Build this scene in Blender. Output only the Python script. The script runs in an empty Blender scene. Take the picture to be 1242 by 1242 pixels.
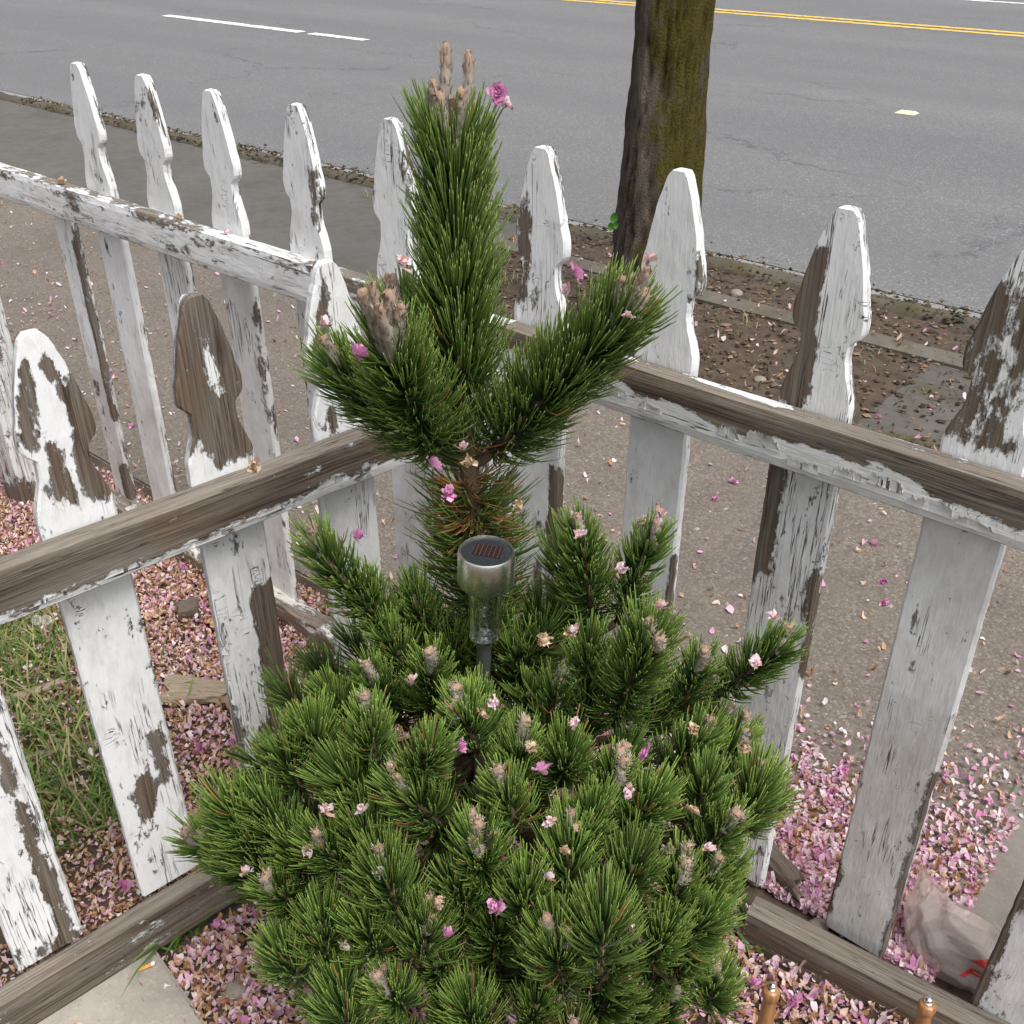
import bpy, math, random
import numpy as np
from mathutils import Vector, Matrix

R = math.radians
scene = bpy.context.scene
col = scene.collection
rng = np.random.default_rng(7)
random.seed(7)

# ------------------------------------------------------------------ camera, sky, sun, exposure
CAM_H, PITCH, FPX, CPX = 1.55, R(31.3), 1255.0, 621.0
cam_data = bpy.data.cameras.new('camera')
cam_data.sensor_width = 36.0
cam_data.lens = 36.0 * FPX / 1242.0
cam_data.clip_start = 0.05
cam_data.clip_end = 600.0
cam = bpy.data.objects.new('camera', cam_data)
cam.location = (0, 0, CAM_H)
cam.rotation_euler = (R(90) - PITCH, 0, 0)
col.objects.link(cam)
scene.camera = cam

SUN_EL, SUN_AZ = R(62), R(142)          # azimuth clockwise from +Y (north)
world = bpy.data.worlds.new('World')
scene.world = world
world.use_nodes = True
wn = world.node_tree.nodes
wl = world.node_tree.links
sky = wn.new('ShaderNodeTexSky')
sky.sky_type = 'NISHITA'
sky.sun_disc = False
sky.sun_elevation = SUN_EL
sky.sun_rotation = SUN_AZ
sky.air_density = 1.0
sky.dust_density = 4.0
sky.ozone_density = 1.0
# overcast: the cloud deck desaturates the blue of the clear sky
hs = wn.new('ShaderNodeHueSaturation')
hs.inputs['Saturation'].default_value = 0.26
wl.new(sky.outputs[0], hs.inputs['Color'])
wl.new(hs.outputs[0], wn['Background'].inputs['Color'])
wn['Background'].inputs['Strength'].default_value = 0.11

sun_data = bpy.data.lights.new('sun', 'SUN')
sun_data.energy = 1.5
sun_data.angle = R(30)
sun_data.color = (1.0, 0.97, 0.93)
sun = bpy.data.objects.new('sun', sun_data)
sd = Vector((math.sin(SUN_AZ) * math.cos(SUN_EL), math.cos(SUN_AZ) * math.cos(SUN_EL), math.sin(SUN_EL)))
sun.rotation_euler = sd.to_track_quat('Z', 'Y').to_euler()
sun.location = (3, -2, 6)
col.objects.link(sun)

scene.view_settings.view_transform = 'Standard'
scene.view_settings.look = 'None'
scene.view_settings.gamma = 1.0
scene.view_settings.use_curve_mapping = False
scene.view_settings.exposure = 0.92

# ------------------------------------------------------------------ pixel -> direction helpers
CF = np.array([0, math.cos(PITCH), -math.sin(PITCH)])
CU = np.array([0, math.sin(PITCH), math.cos(PITCH)])
CR = np.array([1.0, 0, 0])
C0 = np.array([0, 0, CAM_H])
def ray(x, y): return CR * (x - CPX) / FPX + CF - CU * (y - CPX) / FPX
def at_z(x, y, z=0.0):
    d = ray(x, y); return C0 + d * ((z - CAM_H) / d[2])
def at_y(x, y, Y):
    d = ray(x, y); return C0 + d * (Y / d[1])
STREET, SIDE = R(-40.5), R(42.0)
def axes(a): return np.array([math.cos(a), math.sin(a), 0]), np.array([-math.sin(a), math.cos(a), 0])
E1, E2 = axes(STREET)
E3, N3 = axes(SIDE)
def uv(u, v, z=0.0): return E1 * u + E2 * v + np.array([0, 0, z])

# ------------------------------------------------------------------ mesh helpers
def tag(o, label=None, cat=None, group=None, kind=None):
    if label: o['label'] = label
    if cat: o['category'] = cat
    if group: o['group'] = group
    if kind: o['kind'] = kind
    return o
def empty(name, loc=(0, 0, 0), rz=0.0):
    o = bpy.data.objects.new(name, None)
    o.empty_display_size = 0.05
    o.location = loc; o.rotation_euler = (0, 0, rz)
    col.objects.link(o); return o
def link(name, me, mat=None, parent=None, loc=None, rot=None):
    o = bpy.data.objects.new(name, me)
    if mat is not None and len(me.materials) == 0: me.materials.append(mat)
    if parent is not None: o.parent = parent
    if loc is not None: o.location = tuple(float(a) for a in loc)
    if rot is not None: o.rotation_euler = rot
    col.objects.link(o); return o
def npmesh(name, V, quads=None, tris=None, smooth=True, attrs=None):
    me = bpy.data.meshes.new(name)
    V = np.asarray(V, np.float32).reshape(-1, 3)
    nq = 0 if quads is None else len(quads)
    nt = 0 if tris is None else len(tris)
    parts, starts = [], []
    if nq: parts.append(np.asarray(quads, np.int32).reshape(-1))
    if nt: parts.append(np.asarray(tris, np.int32).reshape(-1))
    loops = np.concatenate(parts)
    ls = np.concatenate([np.arange(nq) * 4, nq * 4 + np.arange(nt) * 3]).astype(np.int32)
    me.vertices.add(len(V)); me.vertices.foreach_set('co', V.reshape(-1))
    me.loops.add(len(loops)); me.loops.foreach_set('vertex_index', loops)
    me.polygons.add(nq + nt); me.polygons.foreach_set('loop_start', ls)
    me.polygons.foreach_set('use_smooth', np.full(nq + nt, bool(smooth)))
    for k, a in (attrs or {}).items():
        a = np.asarray(a, np.float32)
        if a.ndim == 1:
            t = me.attributes.new(k, 'FLOAT', 'POINT'); t.data.foreach_set('value', a)
        elif a.shape[1] == 4:
            t = me.attributes.new(k, 'FLOAT_COLOR', 'POINT'); t.data.foreach_set('color', a.reshape(-1))
        else:
            t = me.attributes.new(k, 'FLOAT_VECTOR', 'POINT'); t.data.foreach_set('vector', a.reshape(-1))
    me.update(calc_edges=True); me.validate()
    if smooth == 'auto': me.set_sharp_from_angle(angle=R(32))
    return me
def gridq(nu, nv, off=0, wrap=False):
    """quads of an nu x nv vertex grid (index = i*nv + j); wrap closes j"""
    i = np.arange(nu - 1)[:, None]; j = np.arange(nv if wrap else nv - 1)[None, :]
    j2 = (j + 1) % nv
    q = np.stack([i * nv + j, (i + 1) * nv + j, (i + 1) * nv + j2, i * nv + j2], -1).reshape(-1, 4)
    return q + off
def tube(P, rad, n=10, cap=True, twist=0.0):
    """verts, quads, tris of a tube along points P with radii rad"""
    P = np.asarray(P, float); rad = np.broadcast_to(np.asarray(rad, float), (len(P),))
    T = np.gradient(P, axis=0); T /= np.linalg.norm(T, axis=1)[:, None] + 1e-12
    ref = np.array([1.0, 0, 0]) if abs(T[0][0]) < .8 else np.array([0, 1.0, 0])
    A = np.cross(T, ref); A /= np.linalg.norm(A, axis=1)[:, None]
    B = np.cross(T, A)
    th = np.linspace(0, 2 * np.pi, n, endpoint=False) + twist
    V = P[:, None] + rad[:, None, None] * (np.cos(th)[None, :, None] * A[:, None] + np.sin(th)[None, :, None] * B[:, None])
    V = V.reshape(-1, 3); q = gridq(len(P), n, wrap=True); t = []
    if cap:
        b = len(V); V = np.vstack([V, P[0], P[-1]])
        for j in range(n):
            t.append((b, j, (j + 1) % n)); m = (len(P) - 1) * n
            t.append((b + 1, m + (j + 1) % n, m + j))
    return V, q, np.array(t, int).reshape(-1, 3)
def lathe(prof, n=32):
    """closed lathe around z from (r,z) profile"""
    prof = np.asarray(prof, float); th = np.linspace(0, 2 * np.pi, n, endpoint=False)
    V = np.stack([prof[:, 0][:, None] * np.cos(th), prof[:, 0][:, None] * np.sin(th), np.repeat(prof[:, 1][:, None], n, 1)], -1).reshape(-1, 3)
    return V, gridq(len(prof), n, wrap=True)
class Acc:
    """collects pieces of geometry into one mesh"""
    def __init__(s): s.V, s.Q, s.T, s.C, s.n = [], [], [], [], 0
    def add(s, V, q=None, t=None, c=None):
        V = np.asarray(V, float).reshape(-1, 3)
        if q is not None and len(q): s.Q.append(np.asarray(q) + s.n)
        if t is not None and len(t): s.T.append(np.asarray(t) + s.n)
        if c is not None:
            c = np.asarray(c, float)
            s.C.append(np.broadcast_to(c, (len(V), 4)) if c.ndim == 1 else c)
        s.V.append(V); s.n += len(V)
    def mesh(s, name, smooth=True):
        return npmesh(name, np.vstack(s.V), np.vstack(s.Q) if s.Q else None, np.vstack(s.T) if s.T else None, smooth,
                      {'tint': np.vstack(s.C)} if s.C else None)
def box_mesh(name, x0, x1, y0, y1, z0, z1, bev=0.004):
    import bmesh
    bm = bmesh.new()
    bmesh.ops.create_cube(bm, size=1)
    for v in bm.verts:
        v.co = Vector((x0 + (v.co.x + .5) * (x1 - x0), y0 + (v.co.y + .5) * (y1 - y0), z0 + (v.co.z + .5) * (z1 - z0)))
    if bev: bmesh.ops.bevel(bm, geom=bm.edges[:], offset=bev, segments=2, affect='EDGES')
    me = bpy.data.meshes.new(name); bm.to_mesh(me); bm.free(); return me
# smooth value noise on numpy arrays (for shapes)
_perm = np.random.default_rng(3).random((64, 64, 64))
def vnoise(P, s=1.0):
    P = np.asarray(P, float) * s + 100.0
    i = np.floor(P).astype(int); f = P - i; f = f * f * (3 - 2 * f); i %= 63
    r = 0
    for a in (0, 1):
        for b in (0, 1):
            for c in (0, 1):
                w = (f[..., 0] if a else 1 - f[..., 0]) * (f[..., 1] if b else 1 - f[..., 1]) * (f[..., 2] if c else 1 - f[..., 2])
                r = r + w * _perm[i[..., 0] + a, i[..., 1] + b, i[..., 2] + c]
    return r * 2 - 1
def fbm(P, s=1.0, o=4):
    r, a = 0, 1.0
    for k in range(o): r = r + a * vnoise(P, s * 2 ** k); a *= .5
    return r / 1.9

# ------------------------------------------------------------------ material helpers
class NT:
    def __init__(s, name):
        s.m = bpy.data.materials.new(name); s.m.use_nodes = True
        s.t = s.m.node_tree; s.t.nodes.clear()
        s.out = s.n('ShaderNodeOutputMaterial')
    def n(s, typ, **kw):
        nd = s.t.nodes.new(typ)
        for k, v in kw.items(): setattr(nd, k, v)
        return nd
    def set(s, sock, v):
        if isinstance(v, bpy.types.NodeSocket): s.t.links.new(v, sock)
        elif v is not None:
            if isinstance(v, tuple) and len(v) == 3 and sock.type == 'RGBA': v = v + (1,)
            sock.default_value = v
    def math(s, op, a, b=None, c=None, clamp=False):
        nd = s.n('ShaderNodeMath', operation=op, use_clamp=clamp)
        for i, v in enumerate((a, b, c)):
            if v is not None: s.set(nd.inputs[i], v)
        return nd.outputs[0]
    def noise(s, vec, scale, detail=4, rough=.55, dist=0.0, color=False):
        nd = s.n('ShaderNodeTexNoise'); s.set(nd.inputs['Vector'], vec)
        nd.inputs['Scale'].default_value = scale; nd.inputs['Detail'].default_value = detail
        nd.inputs['Roughness'].default_value = rough; nd.inputs['Distortion'].default_value = dist
        return nd.outputs['Color' if color else 'Fac']
    def voro(s, vec, scale, feature='F1', out='Distance', rand=1.0):
        nd = s.n('ShaderNodeTexVoronoi', feature=feature); s.set(nd.inputs['Vector'], vec)
        nd.inputs['Scale'].default_value = scale; nd.inputs['Randomness'].default_value = rand
        return nd.outputs[out]
    def vmul(s, vec, k):
        nd = s.n('ShaderNodeVectorMath', operation='MULTIPLY'); s.set(nd.inputs[0], vec); nd.inputs[1].default_value = k
        return nd.outputs[0]
    def ramp(s, fac, stops, interp='LINEAR'):
        nd = s.n('ShaderNodeValToRGB'); s.set(nd.inputs[0], fac); cr = nd.color_ramp; cr.interpolation = interp
        while len(cr.elements) < len(stops): cr.elements.new(.5)
        for e, (p, c) in zip(cr.elements, stops):
            e.position = p; e.color = tuple(c) + (1,) if len(c) == 3 else c
        return nd.outputs[0]
    def mapr(s, v, a, b, c=0.0, d=1.0, smooth=False):
        nd = s.n('ShaderNodeMapRange'); nd.clamp = True
        if smooth: nd.interpolation_type = 'SMOOTHSTEP'
        for i, x in enumerate((v, a, b, c, d)): s.set(nd.inputs[i], x)
        return nd.outputs[0]
    def mix(s, f, a, b, blend='MIX'):
        nd = s.n('ShaderNodeMix', data_type='RGBA', blend_type=blend)
        s.set(nd.inputs[0], f); s.set(nd.inputs[6], a); s.set(nd.inputs[7], b); return nd.outputs[2]
    def attr(s, name, out='Fac', typ='GEOMETRY'):
        nd = s.n('ShaderNodeAttribute', attribute_name=name, attribute_type=typ); return nd.outputs[out]
    def obj(s): return s.n('ShaderNodeTexCoord').outputs['Object']
    def bump(s, h, strength=.3, dist=.002, normal=None):
        nd = s.n('ShaderNodeBump'); s.set(nd.inputs['Height'], h); nd.inputs['Strength'].default_value = strength
        nd.inputs['Distance'].default_value = dist
        if normal is not None: s.set(nd.inputs['Normal'], normal)
        return nd.outputs[0]
    def bsdf(s, colr, rough=.6, normal=None, metal=0.0, spec=.5, **kw):
        nd = s.n('ShaderNodeBsdfPrincipled')
        s.set(nd.inputs['Base Color'], colr); s.set(nd.inputs['Roughness'], rough); s.set(nd.inputs['Metallic'], metal)
        nd.inputs['Specular IOR Level'].default_value = spec
        if normal is not None: s.set(nd.inputs['Normal'], normal)
        for k, v in kw.items(): s.set(nd.inputs[k], v)
        s.t.links.new(nd.outputs[0], s.out.inputs[0]); return nd.outputs[0]

def m_paint(name='peeling_paint', paint=(.78, .79, .80), wood_a=(.055, .038, .027), wood_b=(.20, .150, .108), grey=(.24, .215, .185)):
    s = NT(name); gc = s.attr('gc', 'Vector'); peel = s.attr('peel'); crk = s.attr('crack'); dirt = s.attr('dirt')
    nA = s.noise(s.vmul(gc, (32, 32, 13)), 1, 9, .68)
    nA = s.mapr(nA, .3, .7)
    nA2 = s.mapr(s.noise(s.vmul(gc, (110, 110, 48)), 1, 8, .78), .3, .7, -.30, .30)
    nA = s.math('ADD', nA, nA2)
    cover = s.math('SUBTRACT', nA, peel)
    paintm = s.mapr(cover, -.012, .012)
    rim = s.math('MULTIPLY', s.mapr(cover, .0, .09, 1, 0), paintm)           # lifted lip of the paint edge
    nB = s.noise(s.vmul(gc, (120, 120, 4.0)), 1, 3, .6, .3)
    line = s.mapr(s.math('ABSOLUTE', s.math('SUBTRACT', nB, .5)), .004, .016, 1, 0)
    gate = s.noise(s.vmul(gc, (16, 16, 5)), 1, 3, .5)
    gate = s.mapr(s.math('ADD', s.mapr(gate, .3, .7), s.math('MULTIPLY', crk, .85)), .9, 1.02)
    crack = s.math('MULTIPLY', line, gate)
    # short cross-grain checks
    nC = s.noise(s.vmul(gc, (20, 20, 110)), 1, 2, .5, .5)
    line2 = s.mapr(s.math('ABSOLUTE', s.math('SUBTRACT', nC, .5)), .004, .012, 1, 0)
    gate2 = s.mapr(s.math('ADD', s.mapr(s.noise(s.vmul(gc, (30, 30, 16)), 1, 2), .3, .7), s.math('MULTIPLY', crk, .4)), 1.0, 1.1)
    crack = s.math('MAXIMUM', crack, s.math('MULTIPLY', line2, gate2))
    pm = s.math('MULTIPLY', paintm, s.math('SUBTRACT', 1, crack))
    g1 = s.noise(s.vmul(gc, (300, 300, 5)), 1, 7, .72, .5)
    g2 = s.noise(s.vmul(gc, (40, 40, 2.2)), 1, 4, .6)
    g3 = s.noise(s.vmul(gc, (9, 9, 5)), 1, 4, .6)
    wood = s.ramp(g1, [(.36, wood_a), (.64, wood_b)])
    wood = s.mix(s.mapr(g2, .42, .68), wood, s.mix(s.mapr(g1, .3, .6), (.11, .095, .08), grey))
    wood = s.mix(s.mapr(g3, .5, .75, 0, .45), wood, s.mix(s.mapr(g1, .3, .6), (.05, .027, .014), (.17, .092, .048)))
    # top faces paler from weathering and painted-in light from above, dark drying checks and knots
    ble_lit = s.attr('bleach_lit')
    wood = s.mix(s.math('MULTIPLY', ble_lit, .8), wood, s.mix(s.mapr(g1, .3, .66), (.13, .11, .09), (.36, .325, .275)))
    nD = s.noise(s.vmul(gc, (75, 75, 1.7)), 1, 4, .65, .25)
    chk = s.math('MULTIPLY', s.mapr(s.math('ABSOLUTE', s.math('SUBTRACT', nD, .5)), .003, .014, 1, 0), s.mapr(s.noise(s.vmul(gc, (25, 25, 3)), 1, 2), .42, .52))
    wood = s.mix(s.math('MULTIPLY', chk, .85), wood, (.018, .013, .010))
    kn = s.voro(s.vmul(gc, (9, 9, 3.0)), 1)
    wood = s.mix(s.mapr(kn, .05, .13, .8, 0), wood, (.03, .02, .014))
    # paint: slight yellowing, dirt in low spots, grime
    pc = s.mix(s.mapr(s.noise(s.vmul(gc, (14, 14, 8)), 1, 5, .6), .35, .7, 0, .5), paint, (.66, .66, .64))
    grime = s.noise(s.vmul(gc, (60, 60, 22)), 1, 7, .7)
    pc = s.mix(s.math('MULTIPLY', s.mapr(grime, .5, .74), .35), pc, (.36, .34, .31))
    dn = s.noise(s.vmul(gc, (22, 22, 12)), 1, 6, .65)
    pc = s.mix(s.mapr(s.math('ADD', s.mapr(dn, .3, .7, -.35, .35), dirt), .1, 1.0, 0, .8), pc, (.42, .385, .34))
    pc = s.mix(s.math('MULTIPLY', rim, .55), pc, (.80, .80, .79))
    c = s.mix(pm, wood, pc)
    fine = s.noise(s.vmul(gc, (260, 260, 30)), 1, 4, .6)
    lump = s.noise(s.vmul(gc, (70, 70, 26)), 1, 3, .5)
    h = s.math('ADD', s.math('MULTIPLY', pm, 1.0), s.math('MULTIPLY', rim, .8))
    h = s.math('ADD', h, s.math('MULTIPLY', s.mix(pm, g1, s.math('ADD', s.math('MULTIPLY', fine, .35), s.math('MULTIPLY', lump, .5))), .9))
    s.bsdf(c, s.mapr(pm, 0, 1, .9, .5), s.bump(h, 1.0, .003), spec=.3)
    return s.m
M = {}
M['paint'] = m_paint()
M['rail_wood'] = m_paint('peeling_rail_paint', (.64, .65, .65), (.034, .024, .017), (.15, .112, .080), (.25, .222, .185))
M['rotten'] = m_paint('rotten_rail_wood', (.62, .58, .50), (.06, .035, .02), (.26, .18, .11), (.30, .25, .19))

def m_tint(name, rough=.5, spec=.4, sss=0.0, transl=0.0, bump=None):
    s = NT(name); c = s.attr('tint', 'Color')
    nrm = None
    if bump: nrm = s.bump(s.noise(s.obj(), bump, 3), .4, .001)
    b = s.bsdf(c, rough, nrm, spec=spec)
    if transl:
        t = s.n('ShaderNodeBsdfTranslucent'); s.set(t.inputs[0], c)
        mx = s.n('ShaderNodeMixShader'); mx.inputs[0].default_value = transl
        s.t.links.new(b, mx.inputs[1]); s.t.links.new(t.outputs[0], mx.inputs[2]); s.t.links.new(mx.outputs[0], s.out.inputs[0])
    return s.m
M['needle'] = m_tint('pine_needle', .42, .45)
M['petal'] = m_tint('blossom_petal', .6, .25, transl=.35)
M['grass'] = m_tint('grass_blade', .5, .3, transl=.2)
M['leaf'] = m_tint('dry_leaf', .8, .2, bump=300)

def m_simple(name, a, b, scale=20, rough=.8, bumpd=.002, bs=.5, stretch=(1, 1, 1), detail=6, spec=.3):
    s = NT(name); o = s.vmul(s.obj(), stretch)
    n = s.noise(o, scale, detail, .6); n2 = s.noise(o, scale * 6, 4, .6)
    c = s.mix(s.mapr(n, .3, .7), a, b); c = s.mix(s.mapr(n2, .4, .75, 0, .35), c, tuple(x * .5 for x in a))
    s.bsdf(c, rough, s.bump(s.math('ADD', n, s.math('MULTIPLY', n2, .5)), bs, bumpd), spec=spec); return s.m
M['soil'] = m_simple('garden_soil', (.045, .032, .023), (.11, .080, .057), 14, .95, .008, .8)
M['stone'] = m_simple('river_stone', (.17, .145, .12), (.30, .265, .22), 25, .75, .001, .4)
M['bark'] = m_simple('pine_bark', (.055, .035, .022), (.16, .105, .07), 60, .9, .003, .8, (1, 1, .3))
M['chunk'] = m_simple('weathered_wood', (.20, .155, .11), (.42, .345, .25), 30, .9, .002, .8, (1, 9, 9))
M['debris'] = m_simple('kerb_dirt', (.040, .032, .022), (.105, .085, .055), 22, .95, .01, .8)

def m_asphalt():
    s = NT('road_asphalt'); o = s.obj()
    big = s.noise(s.vmul(o, (.12, .7, 1)), 1, 5, .6); med = s.noise(o, 2.2, 5, .6); fine = s.noise(o, 90, 4, .7)
    grit = s.voro(o, 125, 'F1', 'Color')
    sep = s.n('ShaderNodeSeparateColor'); s.set(sep.inputs[0], grit)
    c = s.mix(s.mapr(big, .35, .68), (.122, .122, .124), (.156, .155, .155))
    c = s.mix(s.mapr(med, .35, .7, 0, .4), c, (.118, .118, .121))
    c = s.mix(s.mapr(sep.outputs[0], .80, .96, 0, .5), c, (.36, .36, .355))
    c = s.mix(s.mapr(sep.outputs[1], .66, .95, 0, .55), c, (.08, .08, .083))
    sx = s.n('ShaderNodeSeparateXYZ'); s.set(sx.inputs[0], o)
    lane = s.math('SINE', s.math('MULTIPLY', sx.outputs[1], 2.6))
    c = s.mix(s.math('MULTIPLY', s.mapr(lane, .0, 1.0), s.mapr(big, .3, .7, .1, .5)), c, (.108, .108, .111))
    st = s.noise(s.vmul(o, (.5, 1.1, 1)), 1.1, 6, .7); c = s.mix(s.mapr(st, .58, .74, 0, .5), c, (.095, .095, .098))
    # fine shrinkage cracks
    w = s.noise(o, 1.6, 6, .7, color=True)
    vm = s.n('ShaderNodeVectorMath', operation='ADD'); s.set(vm.inputs[0], s.vmul(o, (.20, .42, 1))); s.set(vm.inputs[1], s.vmul(w, (.42, .42, 0)))
    ed = s.voro(vm.outputs[0], 1, 'DISTANCE_TO_EDGE')
    ck = s.math('MULTIPLY', s.mapr(ed, .0015, .006, 1, 0), s.mapr(s.noise(o, .45, 3), .47, .55))
    c = s.mix(s.math('MULTIPLY', ck, .75), c, (.075, .075, .078))
    s.bsdf(c, .75, s.bump(s.math('SUBTRACT', fine, s.math('MULTIPLY', ck, 1.5)), .5, .004), spec=.4); return s.m
M['asphalt'] = m_asphalt()
def m_marking(name, colr):
    s = NT(name); o = s.obj(); n = s.noise(o, 18, 6, .7)
    c = s.mix(s.mapr(n, .52, .66), colr, (.33, .33, .33))
    s.bsdf(c, .6, s.bump(s.noise(o, 90, 3), .4, .003)); return s.m
M['white_line'] = m_marking('white_road_paint', (.80, .80, .78))
M['yellow_line'] = m_marking('yellow_road_paint', (.72, .46, .04))
def m_aggregate():
    s = NT('exposed_aggregate'); o = s.obj()
    v1 = s.voro(o, 150, 'F1', 'Color'); d1 = s.voro(o, 150, 'F1', 'Distance')
    v2 = s.voro(o, 58, 'F1', 'Color'); d2 = s.voro(o, 58, 'F1', 'Distance')
    sp = s.n('ShaderNodeSeparateColor'); s.set(sp.inputs[0], v1); sp2 = s.n('ShaderNodeSeparateColor'); s.set(sp2.inputs[0], v2)
    c = s.ramp(sp.outputs[0], [(0, (.085, .065, .048)), (.35, (.165, .125, .092)), (.65, (.225, .182, .142)), (.9, (.28, .25, .215)), (1, (.36, .335, .30))])
    peb = s.math('MULTIPLY', s.mapr(sp2.outputs[1], .66, .7), s.mapr(d2, .3, .42, 1, 0))
    c = s.mix(peb, c, s.ramp(sp2.outputs[0], [(0, (.10, .092, .088)), (.5, (.20, .17, .14)), (1, (.32, .27, .22))]))
    c = s.mix(s.mapr(d1, .45, .75, 0, .6), c, (.13, .098, .072))
    big = s.noise(o, 1.7, 6, .65); c = s.mix(s.mapr(big, .30, .68, .12, .62), c, (.088, .072, .057))
    med = s.noise(o, 9, 5, .65); c = s.mix(s.mapr(med, .45, .75, 0, .4), c, (.20, .168, .138))
    c = s.mix(.30, c, (.128, .120, .112))
    h = s.math('ADD', s.math('SUBTRACT', 1, d1), s.math('MULTIPLY', peb, 1.0))
    s.bsdf(c, .85, s.bump(h, .5, .003), spec=.3); return s.m
M['aggregate'] = m_aggregate()
def m_concrete(name, a, b, moss=0.0, wet=0.0):
    s = NT(name); o = s.obj()
    big = s.noise(o, 2.0, 7, .65); med = s.noise(o, 14, 6, .7); fine = s.noise(o, 130, 4, .7)
    c = s.mix(s.mapr(big, .35, .68), a, b); c = s.mix(s.mapr(med, .45, .72, 0, .5), c, tuple(x * .62 for x in a))
    c = s.mix(s.mapr(fine, .55, .75, 0, .35), c, tuple(min(1, x * 1.6) for x in b))
    pit = s.voro(o, 75); c = s.mix(s.mapr(pit, .06, .13, .5, 0), c, tuple(x * .4 for x in a))
    if moss:
        mm = s.mapr(s.noise(o, 5.5, 7, .7), .50, .62, 0, moss); c = s.mix(mm, c, s.mix(s.mapr(fine, .3, .7), (.035, .032, .012), (.085, .070, .022)))
    s.bsdf(c, s.mapr(big, .4, .6, .85 - wet * .4, .85 - wet * .15), s.bump(s.math('ADD', med, s.math('MULTIPLY', fine, .6)), .5, .003), spec=.4); return s.m
M['concrete'] = m_concrete('smooth_concrete', (.085, .080, .073), (.115, .109, .099), .25)
M['edging'] = m_concrete('edging_concrete', (.165, .148, .125), (.225, .205, .175), .25)
M['pit_edge'] = m_concrete('dirty_edging_concrete', (.095, .082, .066), (.15, .132, .108), .6)
M['paver'] = m_concrete('paver_concrete', (.27, .245, .21), (.37, .34, .295))
M['pad'] = m_concrete('damp_mossy_concrete', (.070, .062, .053), (.112, .101, .087), .95, .6)
M['kerb'] = m_concrete('kerb_concrete', (.06, .050, .038), (.11, .095, .075), .8)
M['gutter'] = m_concrete('gutter_concrete', (.21, .205, .195), (.27, .262, .25))

# ------------------------------------------------------------------ THE SETTING
def soil_z(x, y):
    P = np.stack([x, y, np.zeros_like(x)], -1)
    lift = np.clip((x * E2[0] + y * E2[1] - 1.12) / .2, 0, 1)
    return -.022 + .014 * lift + (.014 - .009 * lift) * fbm(P, 5.0, 4) + (.006 - .002 * lift) * fbm(P, 28.0, 3)
def sheet(name, u0, u1, v0, v1, z, mat, nu=2, nv=2, hfun=None, thick=None):
    U, V = np.meshgrid(np.linspace(u0, u1, nu), np.linspace(v0, v1, nv), indexing='ij')
    P = U[..., None] * E1 + V[..., None] * E2
    Z = np.full(U.shape, z) if hfun is None else hfun(P[..., 0], P[..., 1])
    P[..., 2] = Z
    # local frame follows the street so that procedural patterns line up with it
    L = np.stack([U, V, Z], -1).reshape(-1, 3)
    q = gridq(nu, nv)[:, ::-1]
    q = q[:, ::-1]
    me = npmesh(name, L, q)
    o = link(name, me, mat, rot=(0, 0, STREET)); o['kind'] = 'structure'; return o
def slab(name, u0, u1, v0, v1, z0, z1, mat, bev=.006):
    me = box_mesh(name, u0, u1, v0, v1, z0, z1, bev)
    o = link(name, me, mat, rot=(0, 0, STREET)); o['kind'] = 'structure'; return o

M['ground'] = m_simple('far_ground', (.07, .06, .04), (.12, .10, .07), 1, .95)
sheet('ground', -300, 300, -150, 450, -.30, M['ground'])
sheet('garden_soil', -6.5, 3.0, -2.6, 1.345, -.02, M['soil'], 360, 150, soil_z)
slab('sidewalk', -7.0, 3.1, 1.34, 3.02, -.28, 0, M['aggregate'])
slab('sidewalk_path', -.2, 3.0, 1.30, 3.01, -.2, .006, M['edging'], .003)
slab('sidewalk_path', -16.0, -3.42, 3.018, 4.22, -.28, -.002, M['concrete'], .003)
slab('sidewalk_path', -16.0, -7.004, 1.30, 3.02, -.28, .0, M['concrete'])
slab('pavement_edging', -3.416, 3.0, 3.80, 3.945, -.28, .006, M['pit_edge'], .012)
slab('pavement_pad', -1.16, 3.0, 3.024, 3.796, -.28, -.003, M['pad'])
sheet('tree_pit_soil', -3.42, -1.155, 3.015, 3.805, -.03, M['soil'], 90, 40, lambda x, y: soil_z(x, y) + .004)
sheet('verge_soil', -3.43, 3.0, 3.94, 4.24, -.03, M['soil'], 160, 14, lambda x, y: soil_z(x, y) + .006)
# kerb: worn, half buried under dirt
def kerb():
    us = np.linspace(-16, 4, 500); prof = [(4.215, -.28), (4.218, -.012), (4.235, .012), (4.27, .026), (4.33, .022), (4.375, .004), (4.392, -.03), (4.40, -.12)]
    L = np.array([[(u, v, z) for (v, z) in prof] for u in us]).reshape(-1, 3)
    n1 = fbm(L, 6, 4); n2 = fbm(L + 7, 30, 3)
    top = (L[:, 2] > -.1)
    L[:, 2] += top * (.014 * n1 + .007 * n2); L[:, 1] += top * .012 * n1
    o = link('kerb', npmesh('kerb', L, gridq(len(us), len(prof))[:, ::-1]), M['kerb'], rot=(0, 0, STREET)); o['kind'] = 'structure'
kerb()
sheet('gutter', -60, 40, 4.37, 4.78, -.112, M['gutter'])
def road_h():
    vs = np.concatenate([np.linspace(4.76, 14.2, 20), np.linspace(14.6, 24, 14)])
    us = np.linspace(-90, 60, 40)
    L = np.array([[(u, v, -.108) for v in vs] for u in us]).reshape(-1, 3)
    o = link('road', npmesh('road', L, gridq(len(us), len(vs))[:, ::-1]), M['asphalt'], rot=(0, 0, STREET)); o['kind'] = 'structure'
road_h()
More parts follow.
